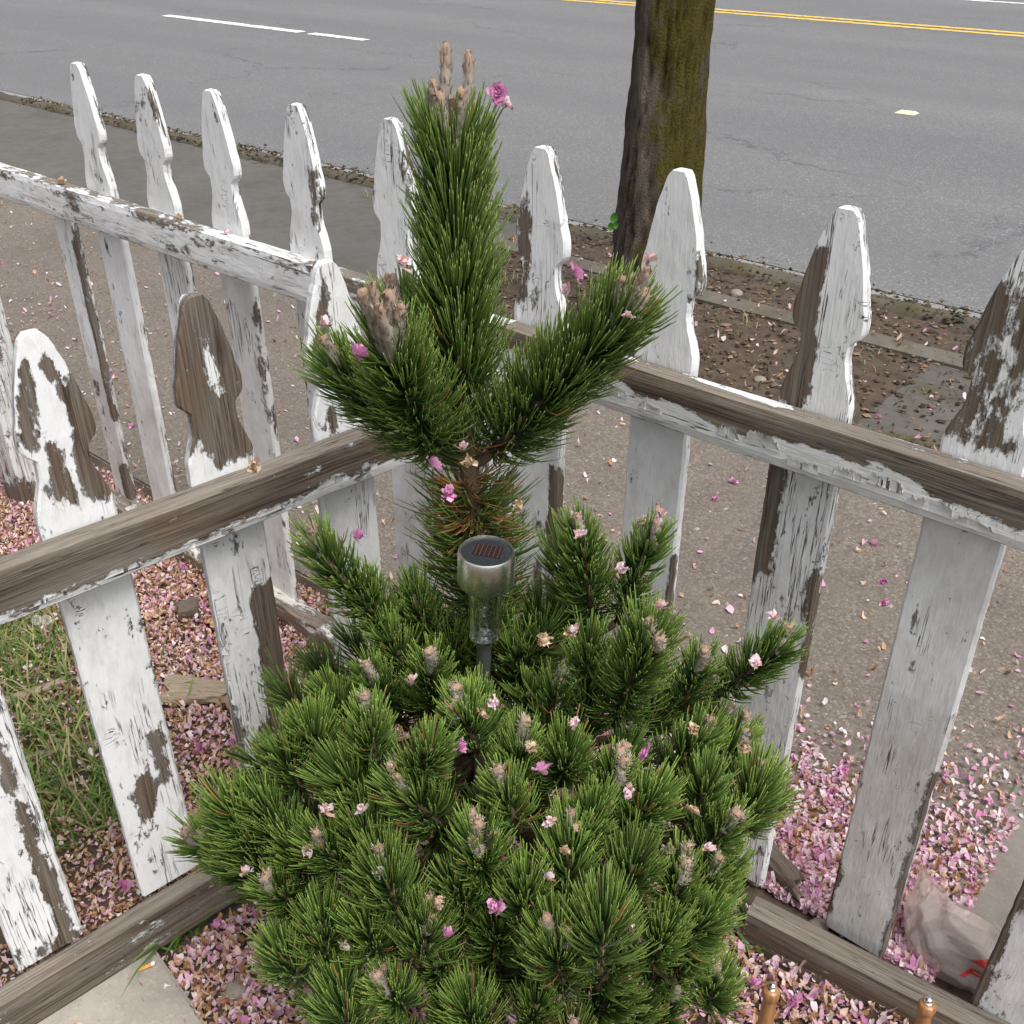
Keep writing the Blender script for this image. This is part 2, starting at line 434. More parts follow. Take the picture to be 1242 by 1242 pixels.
def marking(u0, u1, v, w, mat, jag=.006):
    n = max(2, int((u1 - u0) / .05)); us = np.linspace(u0, u1, n)
    a = v - w / 2 + rng.normal(0, jag, n); b = v + w / 2 + rng.normal(0, jag, n)
    L = np.zeros((n, 2, 3)); L[:, 0] = np.stack([us, a, np.full(n, -.104)], -1); L[:, 1] = np.stack([us, b, np.full(n, -.104)], -1)
    o = link('road_marking', npmesh('road_marking', L.reshape(-1, 3), gridq(n, 2)[:, ::-1]), mat, rot=(0, 0, STREET)); o['kind'] = 'structure'
def mu(x, y): return float(at_z(x, y, -.104) @ E1)
def mv(x, y): return float(at_z(x, y, -.104) @ E2)
WV = (mv(205, 18) + mv(440, 49)) / 2
marking(mu(205, 18), mu(364, 39), WV, .17, M['white_line'], .012)
marking(mu(371, 41), mu(440, 49), WV, .15, M['white_line'], .012)
YV = (mv(870, 12) + mv(1242, 43)) / 2
for vv in (YV - .16, YV + .16): marking(-40, 12, vv, .15, M['yellow_line'], .014)
marking(-30, 12, mv(1242, 4), .16, M['white_line'], .014)
# far side of the street
slab('far_pavement', -90, 60, 24.0, 27.0, -.28, .02, M['edging'])

# ------------------------------------------------------------------ PICKET FENCES
def half_width(z, hw, top, base):
    """gothic picket head: full board below base, scooped neck, shoulder, then a tapering blade to a blunt tip"""
    t = (z - base) / (top - base)
    t = np.asarray(t, float); r = np.ones_like(t)
    a = (t >= .02) & (t < .37); q = np.clip((t - .02) / .27, 0, 1); q = q * q * (3 - 2 * q)
    r = np.where(a, 1 - .33 * q, r)
    b = (t >= .37) & (t < .41); q = np.clip((t - .37) / .04, 0, 1); r = np.where(b, .67 + .27 * q ** .6, r)
    c = t >= .41; q = np.clip((t - .41) / .59, 0, 1)
    r = np.where(c, (.94 + .05 * np.sin(np.clip(q / .3, 0, 1) * np.pi) - .65 * q ** 1.75) * np.sqrt(1 - .5 * np.clip((q - .93) / .07, 0, 1) ** 2), r)
    return r * hw
def field(X, Z, spec):
    """peel field from patches (x0,x1,z0,z1,value) with soft edges; X in [-1,1] across, Z in metres"""
    f = np.zeros_like(X)
    for (x0, x1, z0, z1, v) in spec:
        ex = np.clip(np.minimum(X - x0, x1 - X) / .28 + .5, 0, 1); ez = np.clip(np.minimum(Z - z0, z1 - Z) / .035 + .5, 0, 1)
        f = np.maximum(f, v * ex * ez) if v > 0 else f * (1 + v * ex * ez)
    return f
def picket_mesh(z0, ztop, hw, base, peel0, patches, crack, dirt, seed, th=.019, broken=False, warp=.004, edge_peel=.0, side_patches=()):
    r = np.random.default_rng(seed)
    zs = [np.arange(z0, base, .012)]
    if not broken: zs.append(np.linspace(base, ztop, 46))
    else: zs.append(np.array([base]))
    zs = np.concatenate(zs)
    h = half_width(zs, hw, ztop, base) if not broken else np.full(len(zs), hw)
    off = r.random(3) * 50
    pz = np.stack([np.zeros_like(zs), np.zeros_like(zs) + seed, zs], -1)
    hl = h * (1 - .0) - .0022 * np.abs(fbm(pz + 3, 40, 3)); hr = h - .0022 * np.abs(fbm(pz + 9, 40, 3))
    bend = warp * fbm(pz, 2.0, 2)
    tx = np.array([-1, -.93, -.7, -.45, -.2, 0, .2, .45, .7, .93, 1]); nx = len(tx)
    def side(yv, bevel):
        X = np.where(tx[None, :] < 0, tx[None, :] * hl[:, None], tx[None, :] * hr[:, None])
        Y = np.full_like(X, yv); Y[:, 0] += bevel; Y[:, -1] += bevel
        return np.stack([X, Y + bend[:, None], np.repeat(zs[:, None], nx, 1)], -1)
    F = side(0, .0035); B = side(th, -.0035)
    n = len(zs); ring = np.concatenate([F, B[:, ::-1]], 1)          # around the board
    V = ring.reshape(-1, 3); m = 2 * nx
    q = gridq(n, m, wrap=True)
    V2 = np.vstack([V, [[0, th / 2, z0]], [[(V[(n - 1) * m:, 0]).mean(), th / 2 + bend[-1], zs[-1] + (.003 if not broken else 0)]]])
    t = []
    for j in range(m):
        t.append((n * m, (j + 1) % m, j)); t.append((n * m + 1, (n - 1) * m + j, (n - 1) * m + (j + 1) % m))
    if broken:   # splintered end
        V2[(n - 1) * m:n * m, 2] -= np.abs(r.normal(0, .012, m))
    # around-the-board coordinate keeps the paint continuous round the edges
    ringx = np.concatenate([tx * hw, (tx[::-1] * -1 * hw + 2 * hw + th)])
    gx = np.concatenate([np.where(np.arange(n * m) % m < nx, V[:, 0], -V[:, 0] + 2 * hw + th), [0, 0]])
    X = np.concatenate([np.tile(np.concatenate([tx, tx[::-1]]), n), [0, 0]]); Z = V2[:, 2]
    gc = np.stack([gx + off[0], np.zeros_like(gx) + off[1], Z + off[2]], -1)
    f = np.maximum(field(X, Z, patches), peel0)
    isb = np.concatenate([np.tile(np.concatenate([np.zeros(nx), np.ones(nx)]), n), [0, 0]])
    f = np.where(isb > 0, peel0 + .25, f)
    f = f + edge_peel * (np.abs(X) > .92)
    d = np.full(len(Z), 0.0)
    for (a, b, v0, v1) in dirt: d = np.maximum(d, np.interp(Z, [a, b], [v0, v1]) * ((Z >= min(a, b) - 1e-6) & (Z <= max(a, b) + 1e-6)))
    cr = np.full(len(Z), float(crack)) if not callable(crack) else crack(X, Z)
    me = npmesh('picket', V2, q[:, ::-1], np.array(t)[:, ::-1], False, {'gc': gc, 'peel': f, 'crack': cr, 'dirt': d})
    return me
def beam_mesh(L, hgt, dep, pf, crack, dirt, seed, rough=.002, fn=None, step=.02):
    """a rail along x from 0..L, front at y=0, top at z=0; pf(x, face, t) gives the peel field"""
    n = max(4, int(L / step)); xs = np.linspace(0, L, n); r = np.random.default_rng(seed); off = r.random(3) * 50
    b = .004
    prof = []   # (y, z, face, t)  clockwise from front bottom
    for t in np.linspace(0, 1, 7): prof.append((0 if 0 < t < 1 else b * .6, -hgt + b * .4 + t * (hgt - b * .8), 0, t))
    for t in np.linspace(0, 1, 6): prof.append((b + t * (dep - 2 * b), 0 if 0 < t < 1 else -b * .2, 1, t))
    for t in np.linspace(0, 1, 5): prof.append((dep, -b - t * (hgt - 2 * b), 2, t))
    for t in np.linspace(0, 1, 4): prof.append((dep - b - t * (dep - 2 * b), -hgt, 3, t))
    m = len(prof); P = np.array(prof)
    V = np.zeros((n, m, 3)); V[:, :, 0] = xs[:, None]; V[:, :, 1] = P[None, :, 0]; V[:, :, 2] = P[None, :, 1]
    per = np.concatenate([[0], np.cumsum(np.hypot(np.diff(P[:, 0]), np.diff(P[:, 1])))])
    nv = V.reshape(-1, 3)
    nz = fbm(np.stack([nv[:, 0] * .35, nv[:, 1], nv[:, 2]], -1) + seed, 28, 4)
    nv = nv + np.stack([np.zeros(len(nv)), nz * rough * .5, fbm(np.stack([nv[:, 0] * .35, nv[:, 1], nv[:, 2]], -1) + seed + 5, 28, 4) * rough * .5], -1)
    if fn is not None: nv = fn(nv)
    gc = np.stack([np.tile(per, n) + off[0], np.zeros(n * m) + off[1], np.repeat(xs, m) + off[2]], -1)
    face = np.tile(P[:, 2], n); t = np.tile(P[:, 3], n); x = np.repeat(xs, m)
    f = pf(x, face, t) * np.ones(n * m); ble_lit = np.where(face == 1, .65, 0.0) * np.ones(n * m)  # rail top gets a paler tone: weathering plus painted overhead light
    e = len(nv); nv = np.vstack([nv, nv[:m].mean(0), nv[(n - 1) * m:].mean(0)])
    tri = []
    for j in range(m):
        tri.append((e, (j + 1) % m, j)); tri.append((e + 1, (n - 1) * m + j, (n - 1) * m + (j + 1) % m))
    ext = lambda a: np.concatenate([a, a[:1], a[-1:]])
    return npmesh('rail', nv, gridq(n, m, wrap=True)[:, ::-1], np.array(tri)[:, ::-1], False,
                  {'gc': np.vstack([gc, gc[:1], gc[-1:]]), 'peel': ext(f), 'crack': np.full(e + 2, crack), 'dirt': np.full(e + 2, dirt), 'bleach_lit': ext(ble_lit)})

def add_picket(root, org, name, s, w, me, lean=0.0, mat='paint', tilt=0.0):
    return link(name, me, M[mat], root, (s - org[0], w - org[1], 0), (tilt, lean, 0))

# --- front fence, right of the corner (weathered brown rail)
orgR = (-1.06, 1.18)
fR = empty('picket_fence', tuple(uv(*orgR)), STREET)
tag(fR, 'white picket fence beside the pavement whose top rail is mostly bare brown wood', 'fence')
def pf_right(x, face, t):
    wav = .10 * np.sin(x * 17) + .07 * np.sin(x * 41 + 1)
    p = np.where(face == 0, np.clip((t + wav - .52) / .16 + .42, .02, 1.05), 1.0)
    top = .93 + .35 * np.sin(x * 9 + .6)
    topf = np.where(t > .45, np.minimum(top, 1.05) - .62 * np.exp(-((np.mod(x - .36, .245) - .12) / .085) ** 2) * (t > .5), 1.02)
    return np.where(face == 1, topf, np.where(face == 3, .9, p))
link('top_rail', beam_mesh(1.55, .078, .040, pf_right, .25, .18, 21), M['rail_wood'], fR, (-.02, 0, .944))
# bottom rail lies skewed on the soil
pa = at_z(905, 1108, .055); pb = at_z(1129, 1224, .055)
dv = (pb - pa); dv /= np.linalg.norm(dv); angb = math.atan2(dv[1], dv[0]) - STREET
la = np.array([pa @ E1 - orgR[0], pa @ E2 - orgR[1], .055])
link('bottom_rail', beam_mesh(1.1, .105, .048, lambda x, f, t: np.where(f == 0, .93, .99), .2, .2, 22, .003), M['rail_wood'], fR, la, (0, 0, angb))
Rp = [  # u, lean, ztop, peel0, patches, crack, dirt
    (-.990, .0, 1.218, .16, [(-1, -.35, 1.0, 1.16, .62), (-1.2, .1, .95, 1.02, .5), (.55, 1.3, .52, .70, 1.1), (.45, 1.3, .20, .46, 1.1), (-.1, .4, .43, .50, .7)], .52, [(.9, .3, .05, .25)]),
    (-.752, .0, 1.221, .02, [(.85, 1.3, .2, .62, 1.1), (.85, 1.2, 1.05, 1.12, .8)], .05, [(.97, 1.1, .25, .05), (.84, .4, .35, .1)]),
    (-.512, .0, 1.212, .10, [(-1.3, -.22, .95, 1.16, 1.15), (-1.3, -.45, .66, .86, 1.15), (.7, 1.2, .5, .7, .7), (.2, .6, .80, .85, .5)], .50, [(.86, .3, .08, .2)]),
    (-.288, .0, 1.207, .05, [(-1.2, -.5, .97, 1.16, .8), (-.9, .8, .955, 1.18, .60), (.86, 1.3, .06, .45, .9), (.9, 1.3, .0, .20, 1.2), (-1.3, -.86, .05, .17, 1.0)], lambda X, Z: np.where(Z > .95, .62, .06), [(.87, .55, .12, .35), (.55, .02, .35, .62)]),
    (-.045, .03, 1.21, .05, [(-1.3, -.84, .0, .45, .85), (-1.3, -.80, .02, .12, 1.0)], .02, [(.9, .5, .2, .3), (.5, .0, .3, .42)]),
    (.20, .0, 1.21, .10, [], .2, [(.5, .0, .1, .5)]), (.44, .0, 1.21, .10, [], .2, [(.5, .0, .1, .5)]),
]
for i, (u, lean, zt, p0, pt, ck, dt) in enumerate(Rp):
    add_picket(fR, orgR, 'picket', u, 1.222, picket_mesh(.022, zt, .0525, .95, p0, pt, ck, dt, 100 + i), lean)

# --- front fence, left of the corner (painted rail)
orgL = (-1.20, 1.18)
fL = empty('picket_fence', tuple(uv(*orgL)), STREET)
tag(fL, 'white picket fence with painted top rail and rotten bottom rail left of the corner', 'fence')
def pf_left(x, face, t):
    p = np.where(face == 0, .17 + .12 * np.sin(x * 13 + 2) + .28 * (t > .8), .0)
    # top face: bare grey patches along the front edge and near the corner
    top = .34 + .26 * np.sin(x * 11) + .42 * np.exp(-((x - 1.62) / .12) ** 2)
    return np.where(face == 1, top, np.where(face == 3, .8, p))
link('top_rail', beam_mesh(2.75, .078, .040, pf_left, .50, .22, 31), M['paint'], fL, (-2.58, 0, .944))
def rotfn(P):
    n = fbm(np.stack([P[:, 0] * .5, P[:, 1] * 2, P[:, 2] * 2], -1) + 31, 16, 4)
    P = P.copy(); P[:, 2] += .020 * n - .018 * np.clip(n - .1, 0, 1) * (P[:, 2] > -.03); P[:, 1] += .014 * fbm(P + 50, 14, 3); return P
link('bottom_rail', beam_mesh(1.42, .085, .055, lambda x, f, t: np.where(f == 1, .42 + .2 * np.sin(x * 15), np.where(t > .75, .5, .95)), .6, .15, 32, .004, rotfn, .012), M['rotten'], fL, (-1.36, -.005, .052))
Lp = [
    (-2.292, .0, 1.216, .05, [(-.3, .9, .96, .985, .5)], .18, [(.97, 1.05, .2, .05), (.5, .45, .0, .3), (.45, .1, .35, .5)]),
    (-2.040, .0, 1.216, .07, [(.5, 1.2, 1.1, 1.2, .4)], .30, [(.97, 1.03, .25, .05), (.84, .2, .1, .3)]),
    (-1.805, .0, 1.212, .06, [(.2, .7, 1.15, 1.2, .55), (.7, 1.2, .3, .8, .45)], .18, [(.97, 1.03, .3, .05), (.84, .0, .05, .5)]),
    (-1.555, .0, 1.214, .09, [(.5, 1.2, 1.0, 1.12, .5), (.8, 1.3, .3, .84, .7), (-1.2, -.7, .6, .84, .5)], .50, [(.97, 1.03, .2, .05), (.84, .0, .05, .5)]),
    (-1.312, .0, 1.219, .08, [(.6, 1.2, 1.0, 1.2, .45)], .46, [(.97, 1.0, .2, .05), (.84, .0, .1, .5)]),
]
for i, (u, lean, zt, p0, pt, ck, dt) in enumerate(Lp):
    add_picket(fL, orgL, 'picket', u, 1.222, picket_mesh(-.02, zt, .0545, .95, p0, pt, ck, dt, 200 + i), lean)
add_picket(fL, orgL, 'broken_picket', -2.505, 1.222, picket_mesh(-.02, .9, .042, .90, .12, [(.2, 1.2, .0, .16, 1.1), (.55, 1.2, .3, .80, .75), (-1, 0, .2, .42, .3)], .3, [(.5, .44, .0, .3), (.44, .0, .4, .8)], 210, broken=True), .0)

# --- side fence running towards the camera
orgS = (1.0, 1.23)
fS = empty('picket_fence', tuple(E3 * orgS[0] + N3 * orgS[1]), SIDE)
tag(fS, 'low picket fence with bare grey wood rails dividing the two yards', 'fence')
def pf_side(x, face, t):
    p = np.where(face == 0, np.clip(.30 + (t - .10) / .30, .3, 1.04) - .30 * np.exp(-((x - 1.72) / .12) ** 2), .99)
    return p
def sidefn(P):
    P = P.copy(); top = (P[:, 2] > -.004)
    # long drying check along the top
    g = np.exp(-((P[:, 1] - .016 - .01 * np.sin(P[:, 0] * 3)) / .0035) ** 2)
    P[:, 2] -= top * g * .010 * (np.sin(P[:, 0] * 5) > -.4); return P
link('top_rail', beam_mesh(2.03, .078, .041, pf_side, .35, .1, 41, .0025, sidefn), M['rail_wood'], fS, (-2.0, 0, .808))
def pf_sbot(x, face, t): return np.where(face == 0, .80 + .16 * np.sin(x * 23), .93)
link('bottom_rail', beam_mesh(2.03, .088, .041, pf_sbot, .5, .1, 42, .0025), M['rail_wood'], fS, (-2.0, 0, .086))
Sp = [
    (.787, .0, 1.078, .10, [(-.8, -.2, .9, 1.06, .7), (.0, .8, .83, .92, .9), (-.7, -.2, .80, .86, .8)], .3, [(.70, .2, .02, .12)]),
    (.576, .0, 1.078, .10, [(-1.4, 1.4, .845, 1.09, .82), (-.2, 1.4, .82, .93, .95), (-1.3, 1.3, .93, 1.09, .93), (.15, 1.3, .32, .60, .98), (.5, 1.3, .10, .40, .9), (-.3, .5, .27, .33, .6), (-1.2, -.8, .24, .40, .6), (-.05, .30, .935, 1.005, -.75), (-1.2, -.55, .82, .885, -.6), (-.3, .05, 1.03, 1.07, -.5)], .62, [(.70, .2, .02, .12)]),
    (.362, .0, 1.080, .10, [(-.98, -.42, .93, 1.055, 1.1), (.0, .55, 1.01, 1.06, .9), (.38, 1.3, .84, 1.01, 1.0), (-.7, .1, .845, .95, .68), (-.45, -.15, .82, .87, .7), (.25, .75, .30, .42, .80), (-.45, .25, .25, .345, .86), (.85, 1.2, .5, .55, .8), (.25, .5, .18, .25, .6), (-.2, .1, .95, 1.0, -.6)], lambda X, Z: np.where(Z > .8, .34, .26), [(.70, .1, .0, .06)]),
    (.155, .0, 1.080, .12, [(.25, .7, .13, .60, .70), (.45, .85, .11, .26, .85), (-.5, .9, .085, .118, .9)], .48, [(.70, .1, .0, .06)]),
    (-.055, .0, 1.080, .12, [(.25, .7, .13, .60, .6)], .4, [(.70, .1, .0, .06)]),
]
for i, (s_, lean, zt, p0, pt, ck, dt) in enumerate(Sp):
    add_picket(fS, orgS, 'picket', s_, 1.273, picket_mesh(.088 if i > 1 else .06, zt, .0525, .822, p0, pt, ck, dt, 300 + i), lean)
link('corner_post', beam_mesh(.86, .085, .085, lambda x, f, t: .35 + 0 * x, .4, .2, 44), M['paint'], fS, (.035, -.005, -.04), (0, R(-90), 0))

# curled chips of paint standing off the rails
def flake(parent, x, z, L, W, curl, seed, y=-.0012):
    r = np.random.default_rng(seed); n, m = 6, 26
    t = np.linspace(0, 1, n); q = np.linspace(0, 1, m); T, Q = np.meshgrid(t, q, indexing='ij')
    jag = .62 + .30 * np.interp(q, np.linspace(0, 1, 6), r.random(6)) + .13 * r.normal(0, 1, m); jag = jag * np.clip(np.minimum(q, 1 - q) / .12 + .25, 0, 1)
    X = (Q - .5) * L * (1 - .08 * T) + .001 * r.normal(0, 1, m)[None]; Zz = T * W * jag[None]; Yy = -curl * .5 * (T ** 2.5) * W * (1 + .5 * np.sin(Q * 9 + seed)) * jag[None]
    V = np.stack([X, Yy, Zz], -1).reshape(-1, 3)
    V = np.vstack([V, V + np.array([0, .0007, 0])]); g = gridq(n, m); qd = np.vstack([g, g[:, ::-1] + n * m])
    gc = np.stack([V[:, 2], V[:, 1], V[:, 0]], -1) + r.random(3) * 40
    me = npmesh('paint_flake', V, qd, None, True, {'gc': gc, 'peel': np.full(len(V), -.5), 'crack': np.full(len(V), .2), 'dirt': np.full(len(V), .25)})
    link('paint_flake', me, M['rail_wood'], parent, (x, y, z))
trail = [o for o in fR.children if o.name.startswith('top_rail')][0]
for k, (px_, py_, L, W, c_) in enumerate([(885, 522, .030, .024, .45), (925, 532, .046, .030, .5), (975, 560, .040, .020, .4), (1030, 570, .034, .020, .55), (1075, 582, .040, .022, .35), (1130, 610, .050, .024, .45), (1185, 632, .040, .018, .5), (790, 490, .036, .018, .4), (745, 470, .04, .02, .3)]):
    d_ = ray(px_, py_); p_ = C0 + d_ * ((1.18 - C0 @ E2) / (d_ @ E2)); flake(trail, p_ @ E1 - orgR[0] + .02, p_[2] - .944 - .012, L * 1.25, W * .85, c_ * .7, 70 + k)
strail = [o for o in fS.children if o.name.startswith('top_rail')][0]
for k, (px_, py_, L, W, c_) in enumerate([(60, 725, .05, .008, .4), (150, 690, .06, .009, .4), (250, 655, .06, .010, .35), (330, 618, .05, .012, .4), (400, 585, .05, .016, .4)]):
    d_ = ray(px_, py_); p_ = C0 + d_ * ((1.23 - C0 @ N3) / (d_ @ N3)); flake(strail, p_ @ E3 - orgS[0] + 2.0, p_[2] - .808 - .004, L, W, c_, 90 + k)

# --- stout old post of the left fence, rotten at the foot
pr = at_z(52, 606, 0.0); pu = pr @ E1
me = beam_mesh(1.0, .105, .095, lambda x, f, t: np.clip(1.25 - x * 6.5, .10, 1.05), .95, .45, 45, .003)
link('post', me, M['paint'], fL, (pu - .118 - orgL[0], 1.04 - orgL[1], -.04), (0, R(-90), 0))
for k_, u_ in enumerate((-3.24, -3.48, -3.72)):
    add_picket(fL, orgL, 'picket', u_, 1.222, picket_mesh(-.02, 1.215, .0545, .95, .07, [(.5, 1.2, 1.0, 1.2, .4)], .35, [(.84, .0, .05, .4)], 220 + k_))

# ------------------------------------------------------------------ PINE
def unit(a): a = np.asarray(a, float); return a / (np.linalg.norm(a) + 1e-12)
UP = np.array([0, 0, 1.0])
G_DARK, G_MID, G_TIP = np.array([.017, .040, .011]), np.array([.080, .153, .029]), np.array([.27, .375, .075])  # young growth, plus lit tips and shaded bases painted into the greens
def needles(base, tip, n, ln, a0, a1, seed, start=.1, hw=.00138, brown=.01, uplift=.35, tint=1.0, curl=.55, bend=None):
    """needle mesh along an axis base->tip. a0/a1: angle from the axis at the bottom / at the tip"""
    r = np.random.default_rng(seed); base = np.asarray(base, float); tip = np.asarray(tip, float)
    ax = unit(tip - base); L = np.linalg.norm(tip - base)
    ref = unit(np.cross(ax, [.3, .8, .1])); ref2 = np.cross(ax, ref)
    n = n // 2 * 2; hf = n // 2
    t = np.repeat(start + (1 - start) * r.random(hf) ** .85, 2)
    ph = np.repeat(np.arange(hf) * 2.39996 + r.normal(0, .5, hf), 2) + r.normal(0, .10, n)
    rad = np.cos(ph)[:, None] * ref + np.sin(ph)[:, None] * ref2
    ang = np.radians(a0 + (a1 - a0) * t + np.repeat(r.normal(0, 8, hf), 2) + r.normal(0, 4, n))
    d0 = np.cos(ang)[:, None] * ax + np.sin(ang)[:, None] * rad
    p0 = base + t[:, None] * (tip - base)
    if bend is not None: p0 = p0 + (4 * t * (1 - t))[:, None] * bend
    p0 = p0 + rad * .003
    l = ln * (1 + np.repeat(r.normal(0, .10, hf), 2) + r.normal(0, .04, n)) * (1 - .10 * t)
    d1 = d0 + curl * (ax * .8 + UP * uplift) + np.repeat(r.normal(0, .13, (hf, 3)), 2, 0) + r.normal(0, .06, (n, 3)); d1 /= np.linalg.norm(d1, axis=1)[:, None]
    d0 = d0 - .15 * ax; d0 /= np.linalg.norm(d0, axis=1)[:, None]
    pm = p0 + d0 * (l * .5)[:, None]; pe = pm + d1 * (l * .55)[:, None]
    ts = np.array([0, .3, .65, .93])
    w = np.array([.75, 1.0, .95, .55]) * hw
    # side vectors
    s1 = np.cross(d0, r.normal(0, 1, (n, 3))); s1 /= np.linalg.norm(s1, axis=1)[:, None]
    s2 = np.cross(d0, s1)
    V = np.zeros((n, 13, 3)); C = np.zeros((n, 13, 4)); C[..., 3] = 1
    var = (1 + r.normal(0, .16, n)); isb = r.random(n) < brown
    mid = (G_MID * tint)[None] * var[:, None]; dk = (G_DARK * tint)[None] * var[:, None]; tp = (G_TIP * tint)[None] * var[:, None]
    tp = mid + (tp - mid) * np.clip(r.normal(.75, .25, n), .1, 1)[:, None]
    bc = np.array([.32, .17, .065])[None] * (1 + r.normal(0, .25, n))[:, None]
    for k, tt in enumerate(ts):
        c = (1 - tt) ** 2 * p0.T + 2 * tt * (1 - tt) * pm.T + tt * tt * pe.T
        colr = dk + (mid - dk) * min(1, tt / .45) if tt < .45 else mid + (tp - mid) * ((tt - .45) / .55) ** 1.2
        colr = np.where(isb[:, None], bc, colr)
        for m in range(3):
            a = m * 2 * np.pi / 3
            V[:, k * 3 + m] = c.T + w[k] * (np.cos(a) * s1 + np.sin(a) * .75 * s2); C[:, k * 3 + m, :3] = colr
    V[:, 12] = pe; C[:, 12, :3] = np.where(isb[:, None], bc, tp)
    q, tr = [], []
    for k in range(3):
        for m in range(3): q.append((k * 3 + m, k * 3 + (m + 1) % 3, k * 3 + 3 + (m + 1) % 3, k * 3 + 3 + m))
    for m in range(3): tr.append((9 + m, 9 + (m + 1) % 3, 12))
    o = (np.arange(n) * 13)[:, None, None]
    return V.reshape(-1, 3), (np.array(q)[None] + o).reshape(-1, 4), (np.array(tr)[None] + o).reshape(-1, 3), np.clip(C.reshape(-1, 4), 0, 1)

s = NT('pine_candle'); o_ = s.obj(); tc = s.attr('tint', 'Color')
n_ = s.noise(s.vmul(o_, (1, 1, .5)), 380, 4, .7)
s.bsdf(s.mix(s.mapr(n_, .4, .7, 0, .6), tc, (.40, .36, .31)), .85, s.bump(s.voro(o_, 420), .6, .0016), spec=.2); M['candle'] = s.m
_candles = {}
def candle_mesh(k):
    """a fuzzy resinous bud: scaly body with a rusty rounded tip and pale hair"""
    if k in _candles: return _candles[k]
    r = np.random.default_rng(900 + k); L = 1.0; nz, na = 15, 10
    zs = 1 - (1 - np.linspace(0, 1, nz)) ** 1.5
    rad = .105 * (1 + .05 * np.sin(zs * 28 + k)) * (1.02 - .16 * zs) * np.sqrt(np.clip(1 - np.clip((zs - .84) / .16, 0, 1) ** 2, 0.0004, 1))
    P = np.stack([.04 * np.sin(zs * 3 + k), .04 * np.cos(zs * 2.3 + k) - .04, zs], -1)
    V, q, t = tube(P, rad, na)
    V[:len(zs) * na] += .016 * r.normal(0, 1, (len(zs) * na, 1)) * np.array([1, 1, .3])
    zz = np.clip(V[:, 2], 0, 1)
    c0, c1, c2 = np.array([.42, .385, .335]), np.array([.44, .385, .32]), np.array([.45, .26, .165])
    C = np.where(zz[:, None] < .7, c0 + (c1 - c0) * (zz / .7)[:, None], c1 + (c2 - c1) * ((zz - .7) / .3)[:, None]) * (1 + r.normal(0, .18, (len(zz), 1)))
    A = Acc(); A.add(V, q[:, ::-1], t[:, ::-1], np.c_[np.clip(C, 0, 1), np.ones(len(C))])
    m = 110                                               # bud scale tips
    ph = r.random(m) * 6.283; z0 = r.random(m) * .92; rr = .095
    p = np.stack([rr * np.cos(ph) + .04 * np.sin(z0 * 3 + k), rr * np.sin(ph) + .04 * np.cos(z0 * 2.3 + k) - .04, z0], -1)
    out = np.stack([np.cos(ph), np.sin(ph), np.full(m, 1.4)], -1); out /= np.linalg.norm(out, axis=1)[:, None]
    tv = np.stack([-np.sin(ph), np.cos(ph), 0 * ph], -1)
    e = p + out * (.075 + .05 * r.random(m))[:, None]
    VV = np.stack([p - tv * .018, p + tv * .018, e], 1).reshape(-1, 3)
    cc = np.where(r.random((m, 1)) < .5, np.array([[.55, .50, .44]]), np.array([[.40, .28, .19]])); cc = np.repeat(np.c_[cc, np.ones(m)], 3, 0)
    A.add(VV, None, np.arange(m * 3).reshape(-1, 3), cc)
    _candles[k] = A.mesh('bud'); _candles[k].materials.append(M['candle']); return _candles[k]
def basis_quat(d): return Vector(d).to_track_quat('Z', 'Y')
TRUNK = np.array([-.045, 1.20, 0])
pine = empty('pine_tree', (TRUNK[0], TRUNK[1], -.03)); tag(pine, 'bushy young pine with long upright leader and rusty buds in the fence corner', 'tree')
PO = np.array([TRUNK[0], TRUNK[1], -.03])
_sid = [0]
def shoot(base, tip, n=260, ln=.055, a0=62, a1=18, cand=0, clen=.022, **kw):
    _sid[0] += 1; seed = 1000 + _sid[0]; base = np.asarray(base, float); tip = np.asarray(tip, float)
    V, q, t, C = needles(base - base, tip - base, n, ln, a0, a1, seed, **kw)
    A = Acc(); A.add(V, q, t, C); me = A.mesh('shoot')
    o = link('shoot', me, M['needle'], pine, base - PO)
    tw, tq, tt = tube(np.linspace(0, 1, 5)[:, None] * (tip - base), [.0048, .0046, .0043, .004, .003], 7)
    link('twig', npmesh('twig', tw, tq[:, ::-1], tt[:, ::-1]), M['bark'], o)
    r = np.random.default_rng(seed); ax = unit(tip - base)
    for k in range(cand):
        sp = 0 if cand == 1 else .0095
        a = 2.4 * k + seed
        offv = np.array([math.cos(a), math.sin(a), 0]) * sp * (1 if k else .2)
        d = unit(ax * .55 + UP * .6 + offv * 16)
        b = link('bud', candle_mesh((seed + k) % 5), None, o, (tip - base) + offv - ax * .004)
        b.rotation_mode = 'QUATERNION'; b.rotation_quaternion = basis_quat(d)
        L = clen * (1.0 if k == 0 else .62 + .36 * r.random()); w = (.0120 + .003 * r.random()) / .21
        b.scale = (w, w, L)
    return o
def branch(P, r0, r1):
    P = np.asarray(P, float); ts = np.linspace(0, 1, 9)
    if len(P) == 3: C = ((1 - ts) ** 2)[:, None] * P[0] + (2 * ts * (1 - ts))[:, None] * P[1] + (ts ** 2)[:, None] * P[2]
    else: C = P
    V, q, t = tube(C - PO, np.linspace(r0, r1, len(C)), 8)
    V += .0015 * fbm(V, 60, 3)[:, None]
    return link('branch', npmesh('branch', V, q[:, ::-1], t[:, ::-1]), M['bark'], pine)

